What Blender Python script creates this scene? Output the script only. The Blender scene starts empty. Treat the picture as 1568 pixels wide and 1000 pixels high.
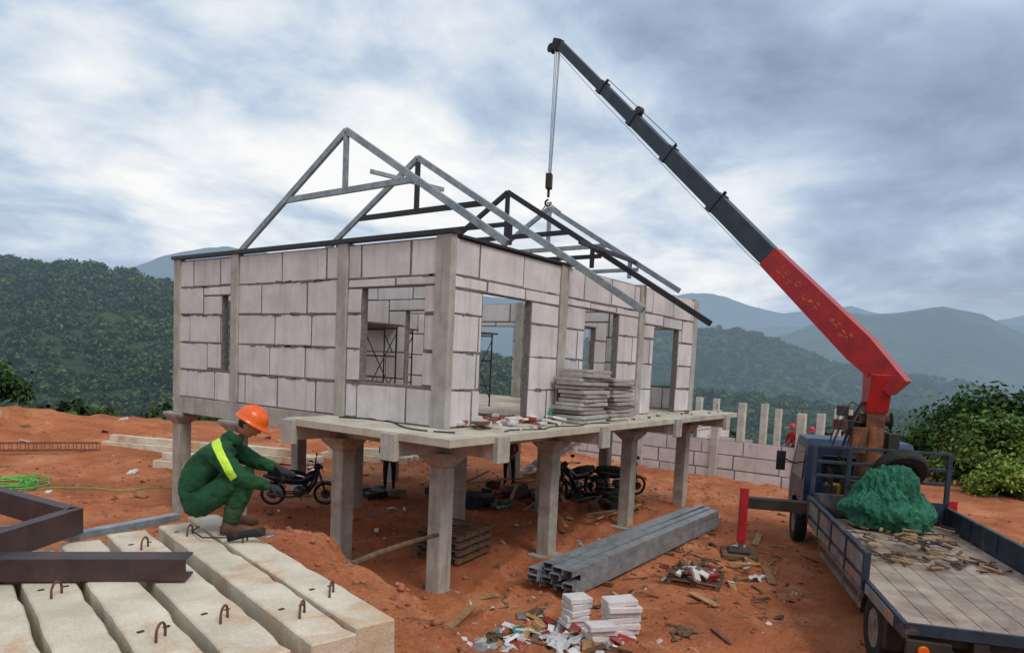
import bpy, math, random
import numpy as np
from mathutils import Vector, Matrix, Quaternion
from mathutils import noise as mn
from mathutils.bvhtree import BVHTree
random.seed(7); np.random.seed(7)
sc=bpy.context.scene
G=2.67
def srgb(r,g,b):
    f=lambda c:(c/255/12.92) if c/255<=.04045 else ((c/255+.055)/1.055)**2.4
    return (f(r),f(g),f(b),1)
# ------------------------------------------------------------ materials
def N(nt,t,**k):
    n=nt.nodes.new(t)
    for a,b in k.items(): setattr(n,a,b)
    return n
def ramp(nt,fac,stops):
    r=N(nt,'ShaderNodeValToRGB'); e=r.color_ramp.elements
    while len(e)<len(stops): e.new(.5)
    for i,(p,c) in enumerate(stops): e[i].position=p; e[i].color=c
    nt.links.new(fac,r.inputs[0]); return r.outputs[0]
def noise(nt,co,scale,detail=6,rough=.6,dist=0):
    n=N(nt,'ShaderNodeTexNoise'); n.inputs['Scale'].default_value=scale; n.inputs['Detail'].default_value=detail
    n.inputs['Roughness'].default_value=rough; n.inputs['Distortion'].default_value=dist
    nt.links.new(co,n.inputs['Vector']); return n.outputs['Fac']
def mixc(nt,fac,a,b,mode='MIX'):
    m=N(nt,'ShaderNodeMix',data_type='RGBA',blend_type=mode)
    for s,v in ((0,fac),(6,a),(7,b)):
        if isinstance(v,(int,float,tuple)): m.inputs[s].default_value=v
        else: nt.links.new(v,m.inputs[s])
    return m.outputs[2]
def mth(nt,op,a,b=None,clamp=False):
    m=N(nt,'ShaderNodeMath',operation=op,use_clamp=clamp)
    for s,v in ((0,a),(1,b)):
        if v is None: continue
        if isinstance(v,(int,float)): m.inputs[s].default_value=v
        else: nt.links.new(v,m.inputs[s])
    return m.outputs[0]
def newmat(name):
    m=bpy.data.materials.new(name); m.use_nodes=True; nt=m.node_tree
    return m,nt,nt.nodes['Principled BSDF']
def M(name,c1,c2=None,scale=3,rough=.8,metal=0,bump=.15,bscale=30,stain=None,sfac=.5,island=0,lo=.35,hi=.65,ssc=.45,streak=None):
    m,nt,p=newmat(name)
    co=N(nt,'ShaderNodeTexCoord').outputs['Object']
    c1=srgb(*c1); c2=srgb(*c2) if c2 else tuple(v*.7 for v in c1[:3])+(1,)
    col=ramp(nt,noise(nt,co,scale),[(lo,c1),(hi,c2)])
    if stain:
        f=ramp(nt,noise(nt,co,scale*ssc,8,.65,.6),[(sfac,(0,0,0,1)),(min(1,sfac+.18),(1,1,1,1))])
        col=mixc(nt,mth(nt,'MULTIPLY',f,.8),col,srgb(*stain))
    if streak:   # vertical run-off streaks
        mp=N(nt,'ShaderNodeMapping'); mp.inputs['Scale'].default_value=(9,9,.6); nt.links.new(co,mp.inputs['Vector'])
        f=ramp(nt,noise(nt,mp.outputs[0],1.0,5,.6),[(.52,(0,0,0,1)),(.72,(.65,.65,.65,1))])
        col=mixc(nt,f,col,srgb(*streak))
    fine=ramp(nt,noise(nt,co,bscale*1.3,3),[(.3,(.82,.82,.82,1)),(.7,(1.08,1.08,1.08,1))])
    col=mixc(nt,1.0,col,fine,'MULTIPLY')
    if island:
        g=N(nt,'ShaderNodeNewGeometry').outputs['Random Per Island']
        v=ramp(nt,g,[(0,(1-island,1-island,1-island,1)),(1,(1+island*.3,1+island*.3,1+island*.3,1))])
        col=mixc(nt,1.0,col,v,'MULTIPLY')
    nt.links.new(col,p.inputs['Base Color'])
    p.inputs['Roughness'].default_value=rough; p.inputs['Metallic'].default_value=metal
    if bump:
        b=N(nt,'ShaderNodeBump'); b.inputs['Strength'].default_value=bump; b.inputs['Distance'].default_value=.02
        nt.links.new(noise(nt,co,bscale,5),b.inputs['Height']); nt.links.new(b.outputs[0],p.inputs['Normal'])
    return m
HAZE_GLOW=srgb(146,168,190)
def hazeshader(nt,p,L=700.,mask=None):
    """painted aerial haze: emission mixed into the surface material, stronger with distance from the origin"""
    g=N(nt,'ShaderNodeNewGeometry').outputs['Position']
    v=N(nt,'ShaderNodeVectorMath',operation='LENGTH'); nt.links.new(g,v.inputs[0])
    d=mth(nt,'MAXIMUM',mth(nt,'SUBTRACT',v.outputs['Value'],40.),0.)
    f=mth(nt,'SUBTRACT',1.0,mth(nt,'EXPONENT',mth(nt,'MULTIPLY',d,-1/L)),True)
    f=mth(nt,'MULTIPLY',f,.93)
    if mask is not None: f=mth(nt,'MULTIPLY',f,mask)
    em=N(nt,'ShaderNodeEmission'); em.inputs[0].default_value=HAZE_GLOW; em.inputs[1].default_value=.92  # haze colour glows from the surface itself, there is no air volume
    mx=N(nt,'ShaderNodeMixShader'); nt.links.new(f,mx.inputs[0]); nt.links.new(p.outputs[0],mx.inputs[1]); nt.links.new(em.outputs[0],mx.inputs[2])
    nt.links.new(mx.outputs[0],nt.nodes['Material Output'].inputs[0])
def leafmat(name,a,b,c,hz=True):
    m,nt,p=newmat(name)
    g=N(nt,'ShaderNodeNewGeometry').outputs['Random Per Island']
    col=ramp(nt,g,[(0,srgb(*a)),(.55,srgb(*b)),(1,srgb(*c))])
    o=N(nt,'ShaderNodeObjectInfo').outputs['Random']
    v=ramp(nt,o,[(0,(.5,.56,.6,1)),(1,(1.2,1.15,.95,1))])
    col=mixc(nt,1.,col,v,'MULTIPLY')
    nt.links.new(col,p.inputs['Base Color']); p.inputs['Roughness'].default_value=.75
    p.inputs['Specular IOR Level'].default_value=.12
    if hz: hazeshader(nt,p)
    return m
conc=M('concrete_grey',(186,180,170),(156,151,142),2.5,.9,bump=.25,stain=(132,124,112),sfac=.6,streak=(134,126,116))
concd=M('concrete_pillar',(176,170,158),(146,140,130),3,.9,bump=.25,stain=(138,106,84),sfac=.58,streak=(124,112,100))
slabm=M('concrete_slab_top',(204,195,176),(172,162,144),2,.9,bump=.2,stain=(160,122,92),sfac=.58)
beamtop=M('precast_concrete',(226,214,192),(196,184,162),2.2,.9,bump=.4,bscale=60,stain=(190,136,84),sfac=.5,island=.1,ssc=.7)
blockm=M('aerated_block',(226,219,216),(204,196,194),1.6,.95,bump=.25,bscale=70,island=.12,stain=(176,166,162),sfac=.62,streak=(188,178,174))
mortar=M('mortar',(132,125,120),(100,96,93),14,.95,bump=.5,bscale=50)
blksteel=M('black_painted_steel',(38,34,36),(24,22,24),4,.45,bump=.05)
galv=M('galvanized_steel',(166,172,174),(130,136,140),5,.45,.4,bump=.05,stain=(114,112,108),sfac=.62)
maroon=M('primer_painted_steel',(76,52,50),(50,36,38),5,.5,bump=.06,stain=(118,72,50),sfac=.58)
redp=M('red_paint',(186,34,36),(158,26,32),3,.4,bump=.03,stain=(104,36,32),sfac=.58)
boomd=M('boom_dark_paint',(46,60,70),(34,44,52),3,.4,bump=.04,stain=(78,80,76),sfac=.6)
bluep=M('blue_truck_paint',(36,62,98),(26,44,72),4,.4,bump=.04,stain=(96,84,74),sfac=.56)
dbluep=M('dark_blue_rail',(40,56,74),(28,38,52),4,.55,bump=.08,stain=(132,102,78),sfac=.56)
dirtyp=M('dirty_side_panel',(140,142,140),(100,98,96),3,.7,bump=.1,stain=(168,104,64),sfac=.48)
blackr=M('rubber_black',(38,36,35),(24,23,22),8,.85,bump=.2,stain=(110,76,54),sfac=.6)
chas=M('chassis_black',(32,29,28),(56,44,36),3,.7,bump=.1,stain=(120,78,52),sfac=.58)
glass=M('dark_glass',(30,38,44),(22,28,34),2,.08,bump=0)
deckw=M('deck_planks',(178,160,142),(142,126,112),3,.85,bump=.5,bscale=25,stain=(112,88,70),sfac=.5,island=.2)
wood=M('raw_timber',(190,148,102),(150,112,74),6,.85,bump=.2,island=.3)
wooddk=M('weathered_timber',(122,94,70),(90,68,52),6,.9,bump=.2,island=.3)
orangep=M('orange_machinery',(150,92,46),(92,56,34),5,.5,bump=.05,stain=(40,32,28),sfac=.42)
yellowp=M('yellow_paint',(226,180,40),(200,150,30),5,.5,bump=0)
netm=M('green_netting',(44,128,98),(22,78,58),14,.8,bump=1.,bscale=50,island=.35)
hosem=M('green_hose',(110,190,80),(80,150,60),9,.5,bump=0)
rust=M('rusty_rebar',(128,80,56),(92,58,42),20,.8,bump=.2)
amber=M('amber_lamp',(240,110,20),(220,90,10),9,.3,bump=0)
white=M('white_plastic',(225,225,222),(196,196,192),5,.5,bump=0,island=.25,stain=(170,130,100),sfac=.6)
redpl=M('red_plastic',(180,60,55),(150,46,44),5,.5,bump=0,island=.3)
jade=M('teal_plastic',(60,150,140),(40,120,110),5,.5,bump=0,island=.3)
chrome=M('bright_metal',(170,172,175),(140,142,146),5,.3,.8,bump=0)
clothg=M('green_workwear',(24,84,46),(14,56,32),7,.9,bump=.6,bscale=14,stain=(60,74,48),sfac=.6)
clothp=M('green_trousers',(22,76,42),(14,54,32),9,.9,bump=.5,bscale=14,stain=(92,76,54),sfac=.55)
stripe=M('reflective_stripe',(205,240,60),(180,225,50),9,.5,bump=0)
skinm=M('skin',(182,126,96),(160,106,80),9,.6,bump=.05)
glovem=M('work_glove',(52,56,60),(36,40,44),20,.9,bump=.3)
hairm=M('hair',(20,17,15),(12,10,9),30,.7,bump=.3)
helmo=M('orange_helmet',(240,104,28),(228,92,22),3,.3,bump=0,stain=(190,88,36),sfac=.6)
helmr=M('red_helmet',(200,40,36),(180,30,30),3,.3,bump=0)
clothr=M('red_shirt',(170,34,36),(130,24,28),9,.9,bump=.3)
clothn=M('navy_clothes',(36,42,58),(24,28,40),9,.9,bump=.3)
barkm=M('bark',(86,70,56),(58,46,38),12,.95,bump=.6)
# ------------------------------------------------------------ mesh builder
class B:
    def __init__(s): s.v=[];s.f=[];s.m=[]
    def add(s,vs,fs,mi=0):
        o=len(s.v); s.v+= [tuple(v) for v in vs]; s.f+=[tuple(i+o for i in f) for f in fs]; s.m+=[mi]*len(fs)
    def box(s,lo,hi,mi=0):
        x0,y0,z0=lo;x1,y1,z1=hi
        s.add([(x0,y0,z0),(x1,y0,z0),(x1,y1,z0),(x0,y1,z0),(x0,y0,z1),(x1,y0,z1),(x1,y1,z1),(x0,y1,z1)],
          [(0,3,2,1),(4,5,6,7),(0,1,5,4),(1,2,6,5),(2,3,7,6),(3,0,4,7)],mi)
    def obox(s,c,size,R=None,mi=0):
        c=Vector(c); R=R or Matrix.Identity(3)
        v=[c+R@Vector((a*size[0]/2,b*size[1]/2,d*size[2]/2)) for d in(-1,1) for a,b in((-1,-1),(1,-1),(1,1),(-1,1))]
        s.add(v,[(0,3,2,1),(4,5,6,7),(0,1,5,4),(1,2,6,5),(2,3,7,6),(3,0,4,7)],mi)
    def prof(s,p,q,pr,mi=0,up=(0,0,1),pr2=None):
        p=Vector(p);q=Vector(q);d=(q-p).normalized(); up=Vector(up); sd=d.cross(up)
        if sd.length<1e-4: sd=d.cross(Vector((0,1,0)))
        sd.normalize(); u=sd.cross(d); n=len(pr); pr2=pr2 or pr
        vs=[p+sd*a+u*b for a,b in pr]+[q+sd*a+u*b for a,b in pr2]
        s.add(vs,[tuple(range(n))[::-1],tuple(range(n,2*n))]+[(i,(i+1)%n,n+(i+1)%n,n+i) for i in range(n)],mi)
    def beam(s,p,q,w,h,mi=0,up=(0,0,1),w2=None,h2=None):
        r=lambda w,h:[(-w/2,-h/2),(w/2,-h/2),(w/2,h/2),(-w/2,h/2)]
        s.prof(p,q,r(w,h),mi,up,r(w2 or w,h2 or h))
    def tube(s,pts,r,mi=0,n=8):
        pts=[Vector(p) for p in pts]; k=len(pts); rs=r if isinstance(r,(list,tuple)) else [r]*k
        o=len(s.v); d0=(pts[1]-pts[0]).normalized(); a=d0.orthogonal().normalized()
        for i,p in enumerate(pts):
            d=(pts[min(i+1,k-1)]-pts[max(i-1,0)]).normalized()
            a=(a-d*a.dot(d)); a=a.normalized() if a.length>1e-6 else d.orthogonal().normalized(); b=d.cross(a)
            for j in range(n):
                t=2*math.pi*j/n; s.v.append(tuple(p+(a*math.cos(t)+b*math.sin(t))*rs[i]))
        fs=[]
        for i in range(k-1):
            for j in range(n): fs.append((o+i*n+j,o+i*n+(j+1)%n,o+(i+1)*n+(j+1)%n,o+(i+1)*n+j))
        fs+=[tuple(o+j for j in range(n))[::-1],tuple(o+(k-1)*n+j for j in range(n))]
        s.f+=fs; s.m+=[mi]*len(fs)
    def revolve(s,c,axis,prof,mi=0,n=20):
        c=Vector(c);ax=Vector(axis).normalized();a=ax.orthogonal().normalized();b=ax.cross(a);o=len(s.v)
        for r,h in prof:
            for j in range(n):
                t=2*math.pi*j/n; s.v.append(tuple(c+ax*h+(a*math.cos(t)+b*math.sin(t))*r))
        fs=[]
        for i in range(len(prof)-1):
            for j in range(n): fs.append((o+i*n+j,o+i*n+(j+1)%n,o+(i+1)*n+(j+1)%n,o+(i+1)*n+j))
        s.f+=fs; s.m+=[mi]*len(fs)
    def wheel(s,c,axis,R,w,mt=0,mr=1):
        s.revolve(c,axis,[(R*.55,-w*.42),(R*.62,-w/2),(R*.93,-w/2),(R,-w*.36),(R,w*.36),(R*.93,w/2),(R*.62,w/2),(R*.55,w*.42),(R*.55,-w*.42)],mt,28)
        s.revolve(c,axis,[(0,-w*.2),(R*.2,-w*.22),(R*.24,-w*.34),(R*.5,-w*.36),(R*.56,-w*.44),(R*.56,w*.44),(R*.5,w*.36),(R*.24,w*.34),(R*.2,w*.22),(0,w*.2)],mr,28)
    def obj(s,name,mats,parent=None,smooth=False,bevel=0,loc=None):
        me=bpy.data.meshes.new(name); me.from_pydata(s.v,[],s.f); me.update()
        for m in mats: me.materials.append(m)
        me.polygons.foreach_set('material_index',s.m)
        if smooth: me.polygons.foreach_set('use_smooth',[True]*len(s.f))
        ob=bpy.data.objects.new(name,me); sc.collection.objects.link(ob)
        if parent: ob.parent=parent
        if bevel:
            b=ob.modifiers.new('bevel','BEVEL'); b.width=bevel; b.segments=1; b.limit_method='ANGLE'; b.angle_limit=math.radians(40)
        return ob
def empty(name,loc=(0,0,0),rot=0):
    e=bpy.data.objects.new(name,None); e.location=loc; e.rotation_euler=(0,0,rot); sc.collection.objects.link(e); e.empty_display_size=.2; return e
def R3(rx=0,ry=0,rz=0): return Matrix.Rotation(rz,3,'Z')@Matrix.Rotation(ry,3,'Y')@Matrix.Rotation(rx,3,'X')
# ------------------------------------------------------------ camera
CAM=Vector((-8.0353,-7.1433,G+1.0751)); yaw,pit,rol,F,PY=.6294,-.0764,-.0463,1053.69,636.68
fw=Vector((math.cos(yaw)*math.cos(pit),math.sin(yaw)*math.cos(pit),math.sin(pit)))
r0=Vector((math.sin(yaw),-math.cos(yaw),0)); u0=r0.cross(fw)
rr=r0*math.cos(rol)-u0*math.sin(rol); uu=u0*math.cos(rol)+r0*math.sin(rol)
cd=bpy.data.cameras.new('camera'); co=bpy.data.objects.new('camera',cd); sc.collection.objects.link(co)
co.matrix_world=Matrix(((rr.x,uu.x,-fw.x,CAM.x),(rr.y,uu.y,-fw.y,CAM.y),(rr.z,uu.z,-fw.z,CAM.z),(0,0,0,1)))
cd.sensor_width=36; cd.lens=36*F/1568; cd.shift_y=(PY-499.8)/1568; cd.clip_end=20000; cd.clip_start=.05
sc.camera=co
# ------------------------------------------------------------ terrain
def h2(ix,iy,s):
    n=(ix.astype(np.int64)*374761393+iy.astype(np.int64)*668265263+s*1274126177)&0xffffffff
    n=((n^(n>>13))*1274126177)&0xffffffff; n=n^(n>>16)
    return (n&0xffff)/65535.
def vnoise(x,y,s=0):
    ix=np.floor(x);iy=np.floor(y);fx=x-ix;fy=y-iy;fx=fx*fx*(3-2*fx);fy=fy*fy*(3-2*fy)
    a=h2(ix,iy,s);b=h2(ix+1,iy,s);c=h2(ix,iy+1,s);d=h2(ix+1,iy+1,s)
    return (a*(1-fx)+b*fx)*(1-fy)+(c*(1-fx)+d*fx)*fy
def fbm(x,y,o=5,s=0):
    r=0;a=.5;t=0
    for i in range(o):
        r=r+a*vnoise(x,y,s+i);t+=a;x=x*2.03+7.1;y=y*2.03+3.3;a*=.5
    return r/t
def sst(a,b,x):
    t=np.clip((x-a)/(b-a),0,1); return t*t*(3-2*t)
RIDGES=[ # depth,width,profile(px,y),noise amp,noise scale
 (190,85,[(-700,425),(-300,405),(0,416),(60,422),(130,434),(250,452),(330,462),(450,490),(600,530),(760,562),(900,600),(1568,655),(2400,610)],5,38),
 (1500,420,[(-700,420),(0,455),(150,428),(200,410),(260,396),(340,384),(420,398),(500,424),(700,455),(850,470),(1000,500),(2400,500)],24,260),
 (430,150,[(-700,500),(700,560),(800,545),(900,520),(1000,508),(1090,508),(1150,518),(1200,530),(1300,556),(1400,578),(1568,606),(2400,570)],12,90),
 (880,220,[(-700,500),(900,540),(1100,535),(1180,518),(1230,506),(1290,486),(1330,491),(1380,482),(1430,475),(1490,484),(1568,515),(1700,500),(2400,450)],18,150),
 (2900,600,[(-700,480),(700,490),(1000,468),(1075,456),(1130,470),(1190,488),(1250,479),(1290,470),(1350,490),(1430,485),(1500,488),(1568,470),(1700,455),(2400,460)],50,420),
 (240,70,[(-700,600),(1000,670),(1250,660),(1330,650),(1400,640),(1480,628),(1568,612),(1800,570),(2400,530)],5,35)]
def padmask(x,y):
    ax,ay=-22.,-28.;bx,by=6.,5.
    t=np.clip(((x-ax)*(bx-ax)+(y-ay)*(by-ay))/((bx-ax)**2+(by-ay)**2),0,1)
    d=np.hypot(x-ax-t*(bx-ax),y-ay-t*(by-ay))
    return d-(21.5+5*(fbm(x*.09,y*.09,3,5)-.5))
def mound(x,y):
    s=(x+4.45)*.976-(y+2.5)*.22
    m=1-sst(.3,2.6+.5*(fbm(x*1.1,y*1.1,3,77)-.5),s+.9*(fbm(x*1.3,y*1.3,4,70)-.5))
    return m*(1-sst(-1.0,1.3,y+.8*(fbm(x*.8,y*.8,3,71)-.5)))
def H(x,y,detail=True):
    x=np.asarray(x,float);y=np.asarray(y,float)
    pd=padmask(x,y)
    dx=x-CAM.x;dy=y-CAM.y;dep=dx*math.cos(yaw)+dy*math.sin(yaw);rt=dx*math.sin(yaw)-dy*math.cos(yaw)
    rad=np.hypot(dx,dy); az=np.arctan2(rt,dep)
    px=784+F*np.tan(np.clip(az,-.98,.98)); dd=rad*np.cos(np.clip(az,-.98,.98))
    base=-26+5*(fbm(x/60,y/60,4,9)-.5)*2
    z=base
    for i,(D,W,P,na,ns) in enumerate(RIDGES):
        yt=np.interp(px,[p[0] for p in P],[p[1] for p in P])
        zt=CAM.z+D*(556+.0463*(px-784)-yt)/F
        fb=fbm(x/ns,y/ns,6,20+i*7)-.5
        rg=1-np.abs(fbm(x/ns/1.7+9,y/ns/1.7,5,60+i)*2-1)
        e=np.exp(-((dd-D-.5*W*(fbm(x/ns/3,y/ns/3,3,40+i)-.5))/W)**2)
        z=np.maximum(z,base+(zt-base)*e*(1-.22*(1-rg)*(1-e)*2)+na*fb*e*2)
    t=sst(0,34,pd); out=z*t
    flat=(fbm(x*.25,y*.25,4,1)-.5)*.24*sst(6,14,np.hypot(x-5,y-4))+(fbm(x*1.4,y*1.4,4,2)-.5)*.13
    if detail: flat=flat+(fbm(x*5,y*5,3,3)-.5)*.06
    mm=mound(x,y); flat=flat+mm*(1.86+.05*(fbm(x*2,y*2,2,4)-.5))+(4*mm*(1-mm))*((fbm(x*1.8,y*1.8,4,6)-.5)*.8+(fbm(x*7,y*7,3,14)-.5)*.14)
    # wheel ruts left by the truck
    for off in (-3.35,-1.45,1.0,2.6):
        u_=(x-1.16)*math.cos(.3927)+(y+7.46)*math.sin(.3927); v_=-(x-1.16)*math.sin(.3927)+(y+7.46)*math.cos(.3927)
        q=v_-off-4-.4*np.sin(u_*.25+off); flat=flat-.05*np.exp(-(q/.16)**2)+.03*np.exp(-((np.abs(q)-.3)/.1)**2)
    for hx_,hy_,r_,h_ in ((-2.5,24,2.6,.7),(2,25,3,.9),(6.5,23.5,2.4,.6),(-1.2,3.2,1.0,.35),(15,9.5,3,.5),(13,13,2,.5)):
        flat=flat+h_*np.exp(-((x-hx_)**2+(y-hy_)**2)/r_**2)*(.6+.8*fbm(x*.9,y*.9,4,8))
    return np.where(pd<0,flat,flat*np.clip(1-pd/10,0,1)+out)
def hz(x,y): return float(H(np.array([x]),np.array([y]))[0])
NA=900; rs=[.15]
while rs[-1]<5200: rs.append(rs[-1]+max(.07,rs[-1]*.017))
rs=np.array(rs); th=np.linspace(0,2*np.pi,NA,endpoint=False)
cx,cy=-3.5,-3.5
X=cx+rs[:,None]*np.cos(th)[None]; Y=cy+rs[:,None]*np.sin(th)[None]
Z=H(X,Y); nr=len(rs)
verts=np.stack([X,Y,Z],-1).reshape(-1,3)
verts=np.vstack([verts,[[cx,cy,hz(cx,cy)]]])
i=np.arange(nr-1)[:,None]*NA; j=np.arange(NA)[None]; jn=(j+1)%NA
quads=np.stack([i+j,i+NA+j,i+NA+jn,i+jn],-1).reshape(-1,4)
me=bpy.data.meshes.new('ground'); nv=len(verts); nq=len(quads); c=nv-1
me.vertices.add(nv); me.vertices.foreach_set('co',verts.ravel())
tri=np.stack([np.full(NA,c),np.arange(NA),(np.arange(NA)+1)%NA],-1)
me.loops.add(nq*4+NA*3); me.loops.foreach_set('vertex_index',np.concatenate([quads.ravel(),tri.ravel()]).astype(np.int32))
me.polygons.add(nq+NA); me.polygons.foreach_set('loop_start',np.concatenate([np.arange(nq)*4,nq*4+np.arange(NA)*3]).astype(np.int32))
me.update(calc_edges=True); me.validate()
me.polygons.foreach_set('use_smooth',[True]*len(me.polygons))
at=me.attributes.new('veg','FLOAT','POINT')
pv=padmask(verts[:,0],verts[:,1])+3*(fbm(verts[:,0]*.5,verts[:,1]*.5,4,33)-.5)*2
at.data.foreach_set('value',sst(-1.5,1.5,pv).astype(np.float32))
m,nt,p=newmat('laterite_and_forest_ground')
pos=N(nt,'ShaderNodeNewGeometry').outputs['Position']
a=N(nt,'ShaderNodeAttribute'); a.attribute_name='veg'
soil=ramp(nt,noise(nt,pos,.45,8,.65,.3),[(.3,srgb(152,92,64)),(.5,srgb(188,114,76)),(.70,srgb(212,146,106))])
soil=mixc(nt,ramp(nt,noise(nt,pos,1.7,8,.7,.5),[(.52,(0,0,0,1)),(.72,(.8,.8,.8,1))]),soil,srgb(126,82,62))
soil=mixc(nt,ramp(nt,noise(nt,pos,.9,6,.7,1.2),[(.58,(0,0,0,1)),(.72,(.6,.6,.6,1))]),soil,srgb(216,166,130))
soil=mixc(nt,1.0,soil,ramp(nt,noise(nt,pos,22,5,.7),[(.3,(.66,.64,.62,1)),(.7,(1.2,1.18,1.16,1))]),'MULTIPLY')
gr=ramp(nt,noise(nt,pos,.012,9,.68),[(.3,srgb(40,56,36)),(.5,srgb(60,82,48)),(.7,srgb(98,116,68))])
gr=mixc(nt,1.0,gr,ramp(nt,noise(nt,pos,.13,7,.8),[(.38,(.4,.43,.45,1)),(.62,(1.4,1.4,1.25,1))]),'MULTIPLY')
col=mixc(nt,a.outputs['Fac'],soil,gr)
nt.links.new(col,p.inputs['Base Color']); p.inputs['Roughness'].default_value=.95; p.inputs['Specular IOR Level'].default_value=.15
b=N(nt,'ShaderNodeBump'); b.inputs['Strength'].default_value=.9; b.inputs['Distance'].default_value=.06
hh=mth(nt,'ADD',noise(nt,pos,7,9,.72),mth(nt,'MULTIPLY',noise(nt,pos,36,4,.7),.45))
nt.links.new(hh,b.inputs['Height'])
b2=N(nt,'ShaderNodeBump'); b2.inputs['Strength'].default_value=1.; nt.links.new(mth(nt,'MULTIPLY',a.outputs['Fac'],6.),b2.inputs['Distance'])
nt.links.new(noise(nt,pos,.11,6,.7),b2.inputs['Height']); nt.links.new(b.outputs[0],b2.inputs['Normal']); nt.links.new(b2.outputs[0],p.inputs['Normal'])
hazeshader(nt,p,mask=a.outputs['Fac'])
me.materials.append(m); go=bpy.data.objects.new('ground',me); sc.collection.objects.link(go)
# ------------------------------------------------------------ foliage
def leaf_cloud(n,K,seed,size,flat=.75,inner=.55,spread=.2):
    rg=np.random.RandomState(seed)
    d=rg.normal(size=(K,3)); d/=np.linalg.norm(d,axis=1)[:,None]; d[:,2]=np.abs(d[:,2])*1.1-.25
    cc=d*rg.uniform(inner,.92,(K,1)); cc[:,2]*=flat
    w=rg.randint(0,K,n); P=cc[w]+rg.normal(size=(n,3))*spread*rg.uniform(.5,1,(K,1))[w]
    a=rg.normal(size=(n,3)); a/=np.linalg.norm(a,axis=1)[:,None]
    nn=P+rg.normal(size=(n,3))*.5; nn[:,2]+=.35; b=np.cross(nn,a); b/=np.linalg.norm(b,axis=1)[:,None]; a=np.cross(b,nn); a/=np.linalg.norm(a,axis=1)[:,None]
    s=(size*rg.uniform(.5,1.3,n))[:,None]
    V=np.stack([P-a*s,P-b*s*.55,P+a*s,P+b*s*.55],1).reshape(-1,3)
    return V,np.arange(n*4).reshape(-1,4)
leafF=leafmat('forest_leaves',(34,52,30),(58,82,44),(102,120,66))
leafN=leafmat('tree_leaves',(28,48,26),(50,78,38),(92,118,58),hz=False)
leafL=leafmat('shrub_leaves',(64,88,40),(102,128,58),(150,166,84),hz=False)
def meshobj(name,V,Fc,mat,parent=None):
    me=bpy.data.meshes.new(name); me.from_pydata(V.tolist(),[],Fc.tolist()); me.materials.append(mat)
    o=bpy.data.objects.new(name,me); sc.collection.objects.link(o); o.parent=parent; return o
forest=empty('forest')
rg=np.random.RandomState(3)
def scatter(n,d0,d1,a0,a1,s0,s1,pw=1.0):
    az=rg.uniform(a0,a1,n); dd=d0+(d1-d0)*rg.uniform(0,1,n)**pw; dep=dd; rt=dd*np.tan(az)
    x=CAM.x+dep*math.cos(yaw)+rt*math.sin(yaw); y=CAM.y+dep*math.sin(yaw)-rt*math.cos(yaw)
    k=padmask(x,y)>2.5; x=x[k];y=y[k]; z=H(x,y); s=s0+(s1-s0)*rg.uniform(0,1,len(x))**2; return np.stack([x,y,z,s],1)
pts=np.vstack([scatter(1500,28,90,-.8,.8,.6,1.7),scatter(6000,75,235,-.8,.1,.9,2.6,.8),scatter(3600,90,300,.05,.8,1.0,2.6),
   scatter(6500,260,560,-.1,.8,1.4,3.0)])
T=4; which=rg.randint(0,T,len(pts))
for t in range(T):
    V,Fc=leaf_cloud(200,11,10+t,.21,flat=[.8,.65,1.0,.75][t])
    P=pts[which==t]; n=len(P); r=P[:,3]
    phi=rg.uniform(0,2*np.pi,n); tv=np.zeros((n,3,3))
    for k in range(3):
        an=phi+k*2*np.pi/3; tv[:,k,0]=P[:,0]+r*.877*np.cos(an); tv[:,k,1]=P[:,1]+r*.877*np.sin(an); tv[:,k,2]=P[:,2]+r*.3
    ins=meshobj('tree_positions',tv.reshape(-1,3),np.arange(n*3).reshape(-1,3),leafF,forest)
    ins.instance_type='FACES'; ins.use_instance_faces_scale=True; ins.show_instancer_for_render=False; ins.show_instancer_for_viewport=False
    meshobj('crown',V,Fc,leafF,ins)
def tree(name,x,y,top_z,h,R,seed,mat,n=5200,size=.085):
    rg2=random.Random(seed); zb=top_z-h; e=empty(name,(x,y,zb)); b=B(); top=h-R*.8
    g_=hz(x,y)-zb-.2
    pts=[(0,0,min(g_,0))]
    for k in range(1,6): pts.append((rg2.uniform(-.1,.1)*k*.5,rg2.uniform(-.1,.1)*k*.5,top*k/5))
    b.tube(pts,[h*.03*(1-.13*k) for k in range(6)],0,8)
    for k in range(9):
        an=rg2.uniform(0,6.28); z=top*rg2.uniform(.55,1); L=R*rg2.uniform(.6,.95)
        b.tube([(0,0,z),(math.cos(an)*L*.5,math.sin(an)*L*.5,z+L*.35),(math.cos(an)*L,math.sin(an)*L,z+L*.6)],[h*.014,h*.009,h*.003],0,6)
    b.obj('trunk',[barkm],e,True)
    V,Fc=leaf_cloud(n,26,seed,size,flat=.9,inner=.3,spread=.17); V=V*R; V[:,2]+=top+R*.05
    meshobj('crown',V,Fc,mat,e); return e
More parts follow.
